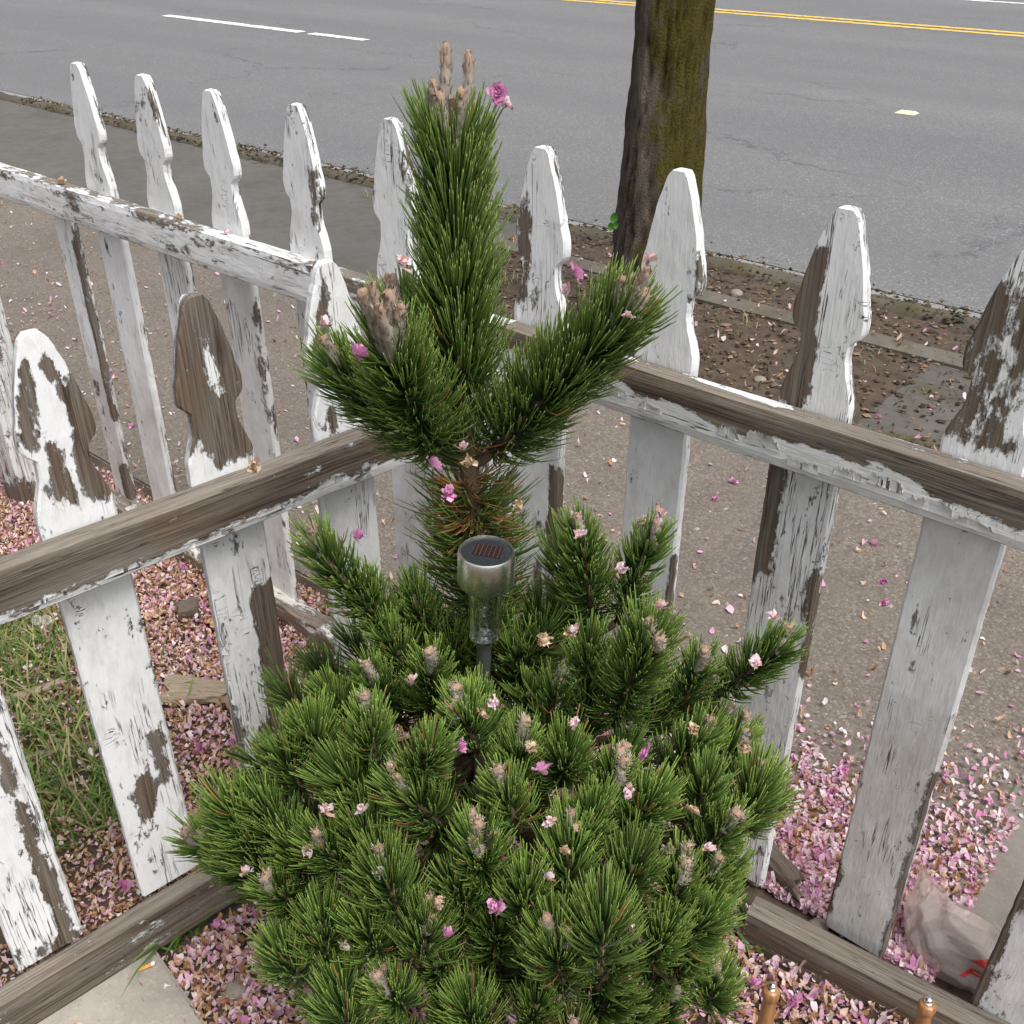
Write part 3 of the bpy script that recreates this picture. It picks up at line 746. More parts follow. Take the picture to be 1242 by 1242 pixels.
# trunk and leader
tp = [TRUNK + [0, 0, -.05], TRUNK + [.005, 0, .25], TRUNK + [0, .0, .55], at_y(575, 640, 1.2), at_y(568, 545, 1.2), at_y(556, 420, 1.2), at_y(550, 120, 1.2)]
V, q, t = tube(np.array(tp) - PO, [.028, .024, .020, .0155, .0125, .008, .005], 12)
V += .002 * fbm(V, 45, 3)[:, None]
link('trunk', npmesh('trunk', V, q[:, ::-1], t[:, ::-1]), M['bark'], pine)
YT = 1.2
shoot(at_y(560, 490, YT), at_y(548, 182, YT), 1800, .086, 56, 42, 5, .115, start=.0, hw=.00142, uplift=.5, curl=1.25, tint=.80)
shoot(at_y(566, 570, YT), at_y(558, 420, YT), 190, .088, 66, 55, 0, start=0, hw=.0014, tint=.70, brown=.08, curl=1.0)
# upper whorl
pb_ = at_y(572, 560, YT)
def whorl(basepx, tippx, y1, n, ln, cand, clen, yb=YT, **kw):
    b = at_y(*basepx, yb); t = at_y(*tippx, y1)
    if np.linalg.norm(b - pb_) < .25: branch([pb_, (pb_ + b) / 2 - UP * .01, b], .009, .007)
    return shoot(b, t, n, ln, cand=cand, clen=clen, **kw)
whorl((528, 545), (474, 432), 1.06, 880, .084, 5, .105, a0=74, a1=32, hw=.00142, start=.0, tint=.92, uplift=.8, curl=.95)
whorl((505, 525), (412, 452), 1.15, 500, .070, 2, .060, a0=72, a1=30, hw=.0014, start=.0, tint=.82, uplift=.8, curl=.95)
whorl((520, 480), (486, 385), 1.24, 330, .073, 2, .060, a0=52, a1=26, hw=.0014, tint=.9, uplift=.6)
whorl((596, 548), (752, 392), 1.11, 1250, .084, 4, .080, a0=76, a1=34, hw=.00142, start=.0, tint=.78, uplift=1.0, curl=1.05)
# old needles on the stem below the whorl
shoot(at_y(582, 800, 1.21), at_y(572, 600, 1.2), 760, .100, 76, 56, 0, start=0, hw=.0015, tint=.80, brown=.06, uplift=.25, curl=.5)
shoot(at_y(574, 660, 1.19), at_y(570, 580, 1.2), 300, .066, 95, 66, 0, start=0, hw=.0011, tint=.8, brown=.72, uplift=.0, curl=.3)
# second tier, specified by pixel and distance
T2 = [((575, 838), (585, 905), .985, 1.05, 330, .056, 0), ((470, 765), (508, 835), 1.09, 1.14, 300, .056, 0), ((625, 775), (640, 850), 1.12, 1.17, 300, .058, 0), ((655, 735), (660, 815), 1.17, 1.2, 260, .058, 0), ((545, 775), (560, 850), 1.13, 1.17, 280, .056, 0),  # tip px, base px, y_tip, y_base, n, length, candles
    ((385, 655), (478, 775), 1.06, 1.16, 430, .062, 1), ((425, 690), (500, 790), 1.10, 1.18, 260, .058, 0),
    ((705, 640), (722, 760), 1.10, 1.16, 430, .060, 1), ((680, 660), (705, 770), 1.16, 1.18, 220, .058, 0),
    ((790, 645), (748, 755), 1.12, 1.16, 380, .056, 2),
    ((948, 775), (862, 850), 1.02, 1.10, 420, .056, 1), ((850, 800), (815, 880), 1.03, 1.10, 300, .056, 1),
    ((788, 765), (742, 880), .96, 1.06, 620, .068, 3), ((715, 770), (715, 880), 1.02, 1.10, 320, .060, 0),
    ((640, 830), (650, 900), 1.06, 1.12, 240, .056, 0), ((500, 710), (530, 800), 1.14, 1.18, 260, .056, 0),
    ((520, 800), (530, 880), 1.00, 1.10, 420, .058, 1), ((450, 815), (490, 880), 1.02, 1.10, 320, .056, 1),
    ((395, 835), (440, 890), 1.05, 1.12, 320, .056, 0), ((238, 1015), (330, 1050), .99, 1.06, 360, .062, 2), ((275, 1045), (350, 1085), .97, 1.03, 300, .058, 0), ((940, 960), (880, 1010), 1.0, 1.06, 300, .056, 1), ((660, 880), (650, 960), 1.02, 1.08, 260, .055, 0)]
for (a, b, y1, y0, n, ln, cd) in T2:
    bt = at_y(*b, y0); tt = at_y(*a, y1)
    tp_ = np.array([TRUNK[0], TRUNK[1], max(.15, bt[2] - .14)])
    branch([tp_, (tp_ + bt) / 2 - UP * .03, bt], .010, .0055)
    tt = tt - UP * .022 + np.array([0, .008, 0])
    shoot(bt, tt, int(n * 1.0), ln * 1.02, cand=cd, clen=.050, a0=70, a1=26, uplift=.8, curl=.9)
# lower dome
EC, ER = np.array([-.03, 1.13, .40]), np.array([.47, .35, .35])
def dome_hit(x, y, k=1.0):
    d = ray(x, y) / (ER * k); o = (C0 - EC) / (ER * k)
    a, b, c = d @ d, 2 * d @ o, o @ o - 1; D = b * b - 4 * a * c
    t = (-b - math.sqrt(D)) / (2 * a) if D > 0 else -b / (2 * a)
    return C0 + ray(x, y) * t
DT = [(563, 858, 2), (757, 925, 3), (583, 1012, 4), (495, 955, 1), (692, 1010, 1), (810, 1035, 3), (466, 1045, 1), (519, 1115, 2), (668, 1112, 2),
      (763, 1145, 3), (471, 1180, 2), (818, 1215, 2), (568, 1210, 0), (632, 893, 1), (430, 995, 0), (408, 935, 0), (455, 870, 1), (400, 1225, 0),
      (262, 1005, 2), (345, 905, 0), (322, 970, 0), (338, 1068, 1), (392, 1020, 1), (388, 1205, 2), (392, 1105, 0), (870, 880, 1), (915, 880, 2),
      (922, 945, 1), (880, 995, 2), (838, 1085, 0), (842, 1140, 0), (835, 1180, 1), (720, 970, 0), (640, 1060, 0), (715, 1070, 0), (545, 1070, 0),
      (610, 950, 1), (530, 905, 0), (375, 880, 0), (292, 1020, 0), (440, 1110, 0), (600, 1150, 0), (700, 1190, 0), (870, 1060, 1), (760, 1035, 0),
      (480, 1230, 0), (650, 1215, 0), (750, 1215, 0), (860, 940, 0), (800, 960, 0), (690, 905, 0), (350, 1020, 0), (300, 965, 0), (440, 1050, 0), (900, 1060, 0), (795, 1100, 0), (525, 1175, 1), (690, 1232, 1), (540, 1236, 0), (860, 1110, 0), (355, 1130, 0), (420, 1175, 0), (870, 1190, 1), (780, 1240, 0)]
for i, (x, y, cd) in enumerate(DT):
    r = np.random.default_rng(500 + i); p = dome_hit(x, y)
    nrm = unit((p - EC) / ER ** 2)
    p = p + nrm * r.normal(0, .022) - UP * .012
    d = unit(np.array([nrm[0] * .70, -.02, .92]) + r.normal(0, .20, 3) * np.array([1, .8, .3]))
    b = p - d * (.060 + .025 * r.random())
    if i % 2 == 0:
        tp_ = TRUNK + UP * max(.08, b[2] - .12); branch([tp_, (tp_ + b) / 2 - UP * .03, b], .009, .005)
    shoot(b, p, int(r.integers(290, 370)), .047 + .022 * r.random(), 76, 24, cd, .046, tint=float(.74 + .38 * r.random()), brown=.02, uplift=.8, curl=float(.75 + .35 * r.random()))
# filling shoots deeper inside and round the back
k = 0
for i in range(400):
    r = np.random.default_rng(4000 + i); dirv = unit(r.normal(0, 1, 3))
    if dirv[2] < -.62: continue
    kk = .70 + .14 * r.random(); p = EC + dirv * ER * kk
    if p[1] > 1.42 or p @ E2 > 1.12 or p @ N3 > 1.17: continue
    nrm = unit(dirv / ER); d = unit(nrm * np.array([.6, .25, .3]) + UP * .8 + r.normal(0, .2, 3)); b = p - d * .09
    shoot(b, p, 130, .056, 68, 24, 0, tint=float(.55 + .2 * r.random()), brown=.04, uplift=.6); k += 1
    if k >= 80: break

# ------------------------------------------------------------------ SOLAR LIGHT
def solar_light():
    c = at_y(590, 668, 1.075)                 # centre of the lid
    rx_, ry_ = R(1.0), R(2.0); hh = c[2] + .04
    t = empty('solar_light', (c[0] - hh * math.sin(ry_), c[1] + hh * math.sin(rx_), -.04)); t.rotation_euler = (rx_, ry_, 0)
    tag(t, 'stainless steel solar garden light with clear lens standing in the pine', 'garden light')
    H = c[2] + .04; r = .0355; ch = .047
    s = NT('brushed_steel'); o = s.obj()
    at = s.n('ShaderNodeSeparateXYZ'); s.set(at.inputs[0], o)
    ang = s.math('ARCTAN2', at.outputs[0], at.outputs[1])
    cx = s.n('ShaderNodeCombineXYZ'); s.set(cx.inputs[0], s.math('MULTIPLY', at.outputs[2], 900)); s.set(cx.inputs[1], s.math('MULTIPLY', ang, 5))
    n = s.noise(cx.outputs[0], 1, 4, .6)
    s.bsdf(s.mix(n, (.80, .79, .77), (.90, .89, .87)), s.mapr(n, .3, .7, .24, .36), s.bump(n, .08, .0004), metal=1.0); steel = s.m
    prof = [(r - .0035, H - .002), (r - .0035, H + .0005), (r - .0012, H + .0012), (r, H - .001), (r + .0006, H - .01), (r + .0006, H - ch + .003), (r - .001, H - ch), (r - .004, H - ch + .001), (r - .004, H - ch + .012), (.022, H - ch + .013)]
    V, q = lathe(prof, 64); cap = link('cap', npmesh('cap', V, q, smooth='auto'), steel, t)
    s = NT('black_lid_plastic'); n = s.noise(s.obj(), 200, 4); s.bsdf(s.mix(s.mapr(n, .5, .75, 0, .4), (.022, .026, .03), (.09, .09, .088)), .35); 
    V, q = lathe([(.0002, H - .0008), (.02, H - .0008), (r - .0036, H - .0012), (r - .0036, H - .004)], 48); lid = link('lid', npmesh('lid', V, q[:, ::-1], smooth='auto'), s.m, cap)
    s = NT('solar_cell'); o = s.obj()
    wv = s.n('ShaderNodeTexWave', wave_type='BANDS'); s.set(wv.inputs[0], o); wv.inputs['Scale'].default_value = 55; 
    s.bsdf(s.mix(s.mapr(wv.outputs[1], .92, .98), s.mix(s.noise(o, 90, 3), (.018, .010, .011), (.035, .018, .018)), (.085, .06, .055)), .22, spec=.6)
    me = box_mesh('cell', -.0175, .0175, -.0125, .0125, 0, .0011, .0003); link('solar_cell', me, s.m, cap, (.002, .001, H - .0008), (0, 0, R(-12)))
    # clear lens
    g = NT('clear_lens'); o = g.obj(); vn = g.voro(o, 120)
    gl = g.n('ShaderNodeBsdfGlass'); gl.inputs['IOR'].default_value = 1.42; gl.inputs['Roughness'].default_value = .04; gl.inputs['Color'].default_value = (.98, .99, .99, 1)
    tr = g.n('ShaderNodeBsdfTransparent'); tr.inputs[0].default_value = (.97, .98, .98, 1)
    g.set(gl.inputs['Normal'], g.bump(vn, .35, .002))
    mx = g.n('ShaderNodeMixShader'); mx.inputs[0].default_value = .22; g.t.links.new(gl.outputs[0], mx.inputs[1]); g.t.links.new(tr.outputs[0], mx.inputs[2]); g.t.links.new(mx.outputs[0], g.out.inputs[0])
    zb = H - ch - .089
    prof = [(.0190, zb), (.0202, zb + .001), (.0208, zb + .004), (.0192, zb + .008), (.0195, zb + .02), (.0212, zb + .05), (.0222, H - ch + .012)]
    inner = [(a - .0013, z) for a, z in prof[::-1]]
    V, q = lathe(prof + inner, 40); link('lens', npmesh('lens', V, q, smooth='auto'), g.m, t)
    V, q = lathe([(.0001, zb + .001), (.0195, zb + .001), (.0195, zb + .003), (.0001, zb + .003)], 32); link('lens_base', npmesh('lens_base', V, q, smooth='auto'), g.m, t)
    s = NT('led_reflector'); s.bsdf((.75, .76, .80), .15, metal=.7)
    V, q = lathe([(.0001, zb + .004), (.006, zb + .0045), (.0088, zb + .009), (.0080, zb + .0095), (.0045, zb + .006), (.0001, zb + .0058)], 24); link('reflector', npmesh('reflector', V, q, smooth='auto'), s.m, t)
    s = NT('grey_stake'); s.bsdf((.26, .26, .255), .35, metal=.8)
    V, q, tt = tube([(0, 0, .0), (0, 0, zb + .001)], [.0097, .0097], 24); link('stake', npmesh('stake', V, q[:, ::-1], tt[:, ::-1], 'auto'), s.m, t)
solar_light()

# ------------------------------------------------------------------ STREET TREE
def street_tree():
    b = uv(-2.085, 3.30)
    t = empty('street_tree', (b[0], b[1], -.06)); tag(t, 'thick street tree trunk coated in olive moss beside the road', 'tree')
    nz, na = 150, 96; zs = np.linspace(0, 3.6, nz); th = np.linspace(0, 2 * np.pi, na, endpoint=False)
    cx = .028 * (zs - .5) - .030 + .01 * np.sin(zs * 3); cy = .02 * np.sin(zs * 2)
    rad = .142 + .050 * np.exp(-zs / .16) + .012 * np.sin(zs * 4.2) + .03 * np.clip(zs - 2.6, 0, 1)
    Z, T = np.meshgrid(zs, th, indexing='ij')
    lob = 1 + .05 * np.sin(3 * T + 1 + Z * .6) + .03 * np.sin(5 * T + 2 - Z * .9)
    P = np.stack([np.cos(T) * 1.0, np.sin(T) * 1.0, Z * .55], -1)
    rid = np.abs(fbm(P * np.array([1, 1, .8]), 9.0, 4)); rid2 = fbm(P, 26, 3)
    Rr = rad[:, None] * lob - .018 * np.exp(-rid / .10) + .006 * rid2 + .014 * fbm(P, 2.2, 3)
    # torn hollow where bark is missing
    hol = np.exp(-((Z - 1.02) / .10) ** 2 - ((np.mod(T - 4.45 + np.pi, 2 * np.pi) - np.pi) / .24) ** 2); Rr = Rr - .025 * hol
    V = np.stack([cx[:, None] + Rr * np.cos(T), cy[:, None] + Rr * np.sin(T), Z], -1).reshape(-1, 3)
    tone = np.clip(rid * 3, 0, 1).reshape(-1)
    s = NT('mossy_bark'); o = s.obj(); sx = s.n('ShaderNodeSeparateXYZ'); s.set(sx.inputs[0], o)
    a = s.noise(s.vmul(o, (1, 1, .28)), 26, 7, .65); f = s.noise(o, 130, 4, .7); m = s.noise(s.vmul(o, (1, 1, .6)), 7, 7, .7)
    bark = s.ramp(a, [(.3, (.045, .036, .028)), (.55, (.12, .098, .08)), (.75, (.22, .185, .155))])
    moss = s.mix(s.mapr(f, .3, .7), (.045, .036, .008), (.135, .108, .020))
    mm = s.mapr(s.math('ADD', m, s.mapr(sx.outputs[0], -.13, .02, -.12, .12)), .46, .56)
    c = s.mix(mm, bark, moss)
    c = s.mix(s.mapr(s.attr('tone'), 0, .35, .5, 0), c, (.030, .023, .017))
    s.bsdf(c, .95, s.bump(s.math('ADD', a, s.math('MULTIPLY', f, .8)), 1.0, .022), spec=.2)
    link('trunk', npmesh('trunk', V, gridq(nz, na, wrap=True), None, True, {'tone': tone}), s.m, t)
    for k, (ang, le) in enumerate([(.4, 1.5), (2.5, 1.6), (4.4, 1.4)]):
        d = np.array([math.cos(ang) * .6, math.sin(ang) * .6, .85]); ts = np.linspace(0, 1, 8)[:, None]
        Pp = np.array([cx[-1], cy[-1], 3.35]) + ts * d * le + ts ** 2 * np.array([0, 0, .3])
        V, q, tr = tube(Pp, np.linspace(.11, .03, 8), 12); link('limb', npmesh('limb', V, q[:, ::-1], tr[:, ::-1]), s.m, t)
    # small sprout of leaves low on the trunk
    A = Acc()
    for k, (dx, dz, sc) in enumerate([(0, .02, .6), (-.01, -.008, .5), (.008, .0, .45)]):
        n = 7; tt = np.linspace(0, 1, n); w = np.sin(tt * np.pi) ** .7 * .024 * sc
        L = np.stack([np.stack([-w, 0 * tt, tt * .07 * sc], -1), np.stack([0 * tt, .006 * np.sin(tt * 3), tt * .07 * sc], -1), np.stack([w, 0 * tt, tt * .07 * sc], -1)], 1).reshape(-1, 3)
        A.add(L + [dx, 0, dz], gridq(n, 3), None, (.05, .16, .02, 1))
    p = at_y(741, 262, b[1] - .14); link('sprout', A.mesh('sprout'), M['grass'], t, (p[0] - b[0] + .015, -.10, p[2] + .0))
street_tree()

# ------------------------------------------------------------------ PETAL LITTER
PAL_PINK = np.array([(.70, .36, .52), (.78, .50, .63), (.84, .66, .72), (.62, .26, .46), (.87, .78, .79), (.72, .46, .58), (.84, .70, .72)])
PAL_DRY = np.array([(.58, .36, .22), (.48, .27, .14), (.68, .47, .34), (.74, .56, .47), (.36, .20, .10), (.74, .57, .42)])
def petals(xy, z, size, pink, seed, tilt=.45, cup=.35):
    r = np.random.default_rng(seed); n = len(xy)
    isp = r.random(n) < pink
    c = np.where(isp[:, None], PAL_PINK[r.integers(0, len(PAL_PINK), n)], PAL_DRY[r.integers(0, len(PAL_DRY), n)]) * (1 + r.normal(0, .12, (n, 1)))
    L = size * (.65 + .7 * r.random(n)); W = L * np.where(isp, .66, .5) * (.6 + .7 * r.random(n))
    # centre plus eight outline points, notched at the tip
    loc0 = np.array([(0, .02, 0), (0, -.5, .1), (-.28, -.28, .6), (-.46, .08, 1), (-.34, .40, 1.0), (0, .42, .5), (.34, .40, 1.0), (.46, .08, 1), (.28, -.28, .6)])
    loc = loc0[None] + r.normal(0, 1, (n, 9, 3)) * np.where(isp, .05, .13)[:, None, None]
    cupv = cup * (1 + r.normal(0, .7, n)) * np.where(isp, 1.1, 2.6)
    X = loc[:, :, 0] * W[:, None] * 1.15; Y = loc[:, :, 1] * L[:, None]; Zl = loc[:, :, 2] * (W * cupv)[:, None] + (loc[:, :, 1] ** 2) * (L * r.normal(.3, .6, n))[:, None]
    th = r.random(n) * 6.283; ta = r.normal(0, tilt, n); tb = r.normal(0, tilt, n)
    Z2 = Zl + X * np.tan(np.clip(ta, -1.1, 1.1))[:, None] + Y * np.tan(np.clip(tb, -1.1, 1.1))[:, None]
    Xr = X * np.cos(th)[:, None] - Y * np.sin(th)[:, None]; Yr = X * np.sin(th)[:, None] + Y * np.cos(th)[:, None]
    Z2 = Z2 - Z2.min(1, keepdims=True) * .8
    V = np.stack([Xr + xy[:, 0:1], Yr + xy[:, 1:2], Z2 + np.asarray(z)[:, None]], -1)
    T = np.array([(0, 1 + (k + 1) % 8, 1 + k) for k in range(8)])
    F = (T[None] + (np.arange(n) * 9)[:, None, None]).reshape(-1, 3)
    C = np.ones((n, 9, 4)); C[..., :3] = c[:, None]; C[:, 1, :3] *= .75; C[:, 0, :3] *= .92
    return V.reshape(-1, 3), F, np.clip(C.reshape(-1, 4), 0, 1)
def scatter(name, n, fn, size, pink, seed, label, pile=.012, hz=None, cat='petals'):
    r = np.random.default_rng(seed); xy = fn(r, n)
    base = soil_z(xy[:, 0], xy[:, 1]) if hz is None else np.full(len(xy), hz)
    V, F, C = petals(xy, base + .001 + pile * r.random(len(xy)), size, pink, seed + 1)
    o = link(name, npmesh(name, V, None, F, True, {'tint': C}), M['petal']); tag(o, label, cat, kind='stuff'); return o
def to_xy(u, v): return np.stack([u * E1[0] + v * E2[0], u * E1[1] + v * E2[1]], -1)
def patchy(r, xy, s=3.0, lo=-.2, hi=.35):
    k = fbm(np.c_[xy, np.zeros(len(xy))] + 13, s, 3); return xy[(k > lo + (hi - lo) * r.random(len(xy)))]
# drift against the right fence on the pavement
def f_drift(r, n):
    u = r.uniform(-1.0, -.16, n); v = 1.245 + np.abs(r.normal(0, .19, n)) * np.interp(u, [-1, -.5, -.2], [.55, .95, 1.3]); return to_xy(u, np.minimum(v, 1.95))
scatter('fallen_petals', 12000, lambda r, n: (lambda q: q[(q @ E2[:2] < 1.345)])(f_drift(r, n * 2)), .0112, .84, 61, 'pink petal drift on the soil along the right fence', .02)
scatter('fallen_petals', 6200, lambda r, n: (lambda q: q[(q @ E2[:2] > 1.35)])(f_drift(r, n * 2)), .0112, .74, 62, 'pink petal drift spread over the pavement edge', .010, .002)
# neighbour's yard
def in_left(q): return (q @ N3[:2] > 1.30) & (q @ E2[:2] < 1.30)
def f_left(r, n):
    q = to_xy(r.uniform(-4.2, -1.05, n * 4), r.uniform(-.3, 1.30, n * 4)); q = q[in_left(q)]
    g = q @ E2[:2]; k = fbm(np.c_[q, 0 * g] + 3, 2.2, 3)
    keep = r.random(len(q)) < np.clip(.25 + 1.2 * (g - .55) + .5 * k + .6 * np.exp(-((q @ N3[:2]) - 1.32) / .18), .12, 1); return q[keep]
scatter('fallen_petals', 38000, lambda r, n: f_left(r, n), .0098, .30, 63, 'pink and brown petal carpet in the neighbouring yard', .02)
scatter('fallen_petals', 11000, lambda r, n: (lambda q: q[(q @ E2[:2] > .78)])(f_left(r, n)), .0102, .54, 68, 'fresh pink petals near the rotten rail in the neighbouring yard', .026)
# planting bed inside the corner
def f_bed(r, n):
    q = to_xy(r.uniform(-1.9, .5, n * 4), r.uniform(.1, 1.19, n * 4)); q = q[(q @ N3[:2] < 1.22) & (q[:, 1] > .7)]; return patchy(r, q, 4.0, -1.2, .10)
scatter('fallen_petals', 19000, f_bed, .0115, .48, 64, 'pink and tan petals covering the planting bed under the pine', .018)
# pavement
def f_pave(r, n):
    u = r.uniform(-6.5, -.2, n); v = 1.36 + r.exponential(.55, n); k = v < 3.0; return patchy(r, to_xy(u[k], v[k]), 2.5, -.45, .25)
scatter('fallen_petals', 3600, f_pave, .0125, .25, 65, 'scattered dry petals lying over the pavement', .002, .001)
def f_pave2(r, n):
    u = r.uniform(-4.5, -.2, n); v = r.uniform(1.4, 3.0, n); return patchy(r, to_xy(u, v), 4, -.2, .4)
scatter('fallen_petals', 420, f_pave2, .018, .85, 66, 'few fresh pink petals dotted on the pavement', .002, .001)
def f_pit(r, n): return patchy(r, to_xy(r.uniform(-3.4, -.6, n), r.uniform(3.05, 4.2, n)), 4, -.2, .5)
scatter('fallen_petals', 500, f_pit, .018, .5, 67, 'petals lying round the street tree', .004, .006)
# dark crumbs: bits of twig and bark on the kerb and verge
def crumbs(name, xy, z, sz, seed, cols, label):
    r = np.random.default_rng(seed); n = len(xy); A = np.array([(1, 0, 0), (-1, .2, 0), (0, 1, .1), (.1, -1, 0), (.2, .1, 1), (0, .1, -.8)])
    T = np.array([(0, 2, 4), (2, 1, 4), (1, 3, 4), (3, 0, 4), (2, 0, 5), (1, 2, 5), (3, 1, 5), (0, 3, 5)])
    s_ = sz * (.4 + 1.2 * r.random((n, 1, 1)) ** 2) * (1 + r.normal(0, .4, (n, 1, 3))) * np.array([1.3, 1, .6]); L = A[None] * s_
    th = r.random(n) * 6.283; c, s2 = np.cos(th)[:, None], np.sin(th)[:, None]
    V = np.stack([L[..., 0] * c - L[..., 1] * s2 + xy[:, 0:1], L[..., 0] * s2 + L[..., 1] * c + xy[:, 1:2], L[..., 2] + np.asarray(z).reshape(-1, 1)], -1)
    cc = np.array(cols)[r.integers(0, len(cols), n)] * (1 + r.normal(0, .2, (n, 1)))
    C = np.ones((n, 6, 4)); C[..., :3] = cc[:, None]
    F = (T[None] + (np.arange(n) * 6)[:, None, None]).reshape(-1, 3)
    o = link(name, npmesh(name, V.reshape(-1, 3), None, F, False, {'tint': np.clip(C.reshape(-1, 4), 0, 1)}), M['leaf']); tag(o, label, 'debris', kind='stuff')
r = np.random.default_rng(70)
uu = r.uniform(-9, 1.5, 5200); vv = r.normal(4.31, .055, 5200); q_ = to_xy(uu, vv)
crumbs('kerb_debris', q_, .012 + .016 * r.random(5200), .0085, 71, [(.035, .026, .018), (.055, .042, .026), (.08, .06, .035), (.028, .028, .014), (.12, .07, .035)], 'crumbled dirt and needles gathered along the kerb')
uu = r.uniform(-3.4, 1.5, 6500); vv = r.uniform(3.03, 4.22, 6500); q_ = to_xy(uu, vv)
crumbs('soil_debris', q_, soil_z(q_[:, 0], q_[:, 1]) + .010, .0075, 72, [(.035, .026, .019), (.06, .044, .032), (.12, .088, .062), (.20, .14, .09)], 'soil clods around the street tree')
uu = r.uniform(-3.2, .4, 6000); vv = r.uniform(-.3, 1.33, 6000); q_ = to_xy(uu, vv)
crumbs('soil_debris', q_, soil_z(q_[:, 0], q_[:, 1]) + .001, .007, 73, [(.05, .036, .026), (.09, .066, .048), (.20, .13, .08)], 'soil clods and bark bits in the garden bed')
uu = r.uniform(-6, -.2, 3800); vv = r.uniform(1.36, 3.0, 3800); q_ = to_xy(uu, vv)
crumbs('pavement_gravel', q_, np.full(3800, .000), .0038, 74, [(.12, .10, .085), (.20, .17, .14), (.30, .26, .22), (.26, .16, .09)], 'fine loose gravel on the pavement')

# ------------------------------------------------------------------ WHOLE BLOSSOMS
_bl = {}
def blossom_mesh(kind, v):
    key = (kind, v)
    if key in _bl: return _bl[key]
    r = np.random.default_rng(hash(key) % 10000 if False else 40 + v + (100 if kind == 'tan' else 0) + (200 if kind == 'pale' else 0))
    pal = {'pink': [(.70, .30, .53), (.78, .42, .62), (.62, .24, .47)], 'tan': [(.66, .50, .33), (.58, .38, .24), (.74, .60, .44)], 'pale': [(.84, .62, .70), (.88, .74, .78), (.74, .46, .42)]}[kind]
    A = Acc(); n = 22 if kind != 'pale' else 9
    for i in range(n):
        ph = i * 2.4; el = .15 + 1.2 * (i / n) + r.normal(0, .12); L = (.5 - .15 * i / n) * (1 + r.normal(0, .12))
        d = np.array([math.cos(ph) * math.cos(el), math.sin(ph) * math.cos(el), math.sin(el)]); sdir = np.array([-math.sin(ph), math.cos(ph), 0]); nn = np.cross(d, sdir)
        tt = np.array([0, .4, .75, 1.0]); w = np.array([.05, .16, .19, .07]) * (.9 + .3 * r.random()); crv = r.normal(.12, .12)
        Lr = np.stack([np.stack([d * (t * L) - sdir * ww * .8 + nn * (crv * t * t + .05), d * (t * L) + nn * crv * t * t, d * (t * L) + sdir * ww * .8 + nn * (crv * t * t + .05)]) for t, ww in zip(tt, w)]).reshape(-1, 3)
        Lr = Lr + r.normal(0, .035 if kind == 'pink' else .06, Lr.shape)
        A.add(Lr, gridq(4, 3), None, np.clip(np.array(pal[r.integers(0, 3)]) * (1 + r.normal(0, .1)), 0, 1).tolist() + [1])
    me = A.mesh('blossom'); me.materials.append(M['petal']); _bl[key] = me; return me
def blossom(p, size, kind, label, group, i, stem=False):
    o = link('blossom', blossom_mesh(kind, i % 4), None, None, p, (random.uniform(-1.3, 1.3), random.uniform(-1.3, 1.3), random.uniform(0, 6.28)))
    size *= .86; o.scale = (size, size * random.uniform(.7, 1.1), size * random.uniform(.6, 1.1)); tag(o, label, 'blossom', group)
    return o
PB = [(430, 652, 'pink', 1.02), (695, 332, 'pink', 1.08), (604, 112, 'pink', 1.19), (611, 128, 'pale', 1.19), (690, 352, 'pale', 1.10), (785, 318, 'pale', 1.06), (762, 385, 'pale', 1.06),
      (572, 560, 'tan', 1.10), (560, 545, 'pale', 1.12), (545, 600, 'pink', 1.10), (525, 565, 'pink', 1.10), (432, 430, 'pink', 1.0), (398, 395, 'pale', 1.08), (485, 320, 'pale', 1.12),
      (655, 775, 'tan', .99), (690, 770, 'tan', .98), (700, 765, 'pale', .97), (800, 738, 'pale', .90), (915, 802, 'pale', .97), (938, 750, 'pale', .98), (633, 615, 'tan', 1.12), (798, 622, 'pale', 1.06), (705, 650, 'pale', 1.02), (748, 690, 'pale', 1.04), (667, 1000, 'pale', None)]
PB += [(x, y, k, None) for x, y, k in [(785, 915, 'pink'), (703, 1005, 'tan'), (555, 905, 'pink'), (657, 936, 'pink'), (478, 930, 'pale'), (375, 1030, 'pale'), (600, 858, 'pale'), (583, 868, 'tan'), (843, 885, 'tan'), (903, 903, 'tan'), (840, 985, 'tan'), (465, 1057, 'pale'), (760, 1122, 'pale'), (730, 1108, 'tan'), (535, 1100, 'tan'), (662, 1065, 'pale'), (500, 830, 'pale'), (640, 910, 'tan'), (830, 1125, 'pink'), (415, 1150, 'pale'), (605, 1100, 'pink'), (700, 880, 'pale'), (765, 960, 'pale'), (440, 985, 'pale'), (395, 985, 'pale'), (860, 1030, 'pale'), (540, 1135, 'pink'), (720, 1165, 'tan'), (685, 1035, 'tan'), (300, 1060, 'pale')]]
LB = {'pink': ('bright pink double blossom caught among the pine needles', 'pink blossoms caught in the pine'), 'pale': ('pale pink wilted blossom caught among the pine needles', 'pale blossoms caught in the pine'), 'tan': ('dried tan blossom caught among the pine needles', 'dried blossoms caught in the pine')}
def where(x, y, Y):
    if Y is None:
        return 'caught on the dense lower skirt of the pine', 'on the pine skirt'
    if y < 200: return "stuck at the top of the pine's tall leader", 'at the leader top'
    if y < 460: return ("caught on the pine's slanting arm before the mossy trunk", 'on the slanting pine arm') if x > 580 else ("caught on the pine's stout budded arm by the low fence", 'on the budded pine arm')
    if y < 640 and x < 650: return 'caught where the upper pine branches fork', 'at the pine fork'
    if x < 500: return 'caught on a pine shoot before the low fence', 'on the shoot by the low fence'
    if x > 740: return 'caught on pine shoots against the brown-railed fence', 'on the shoots by the brown rail'
    return 'caught on pine shoots beside the solar light', 'on the shoots by the solar light'
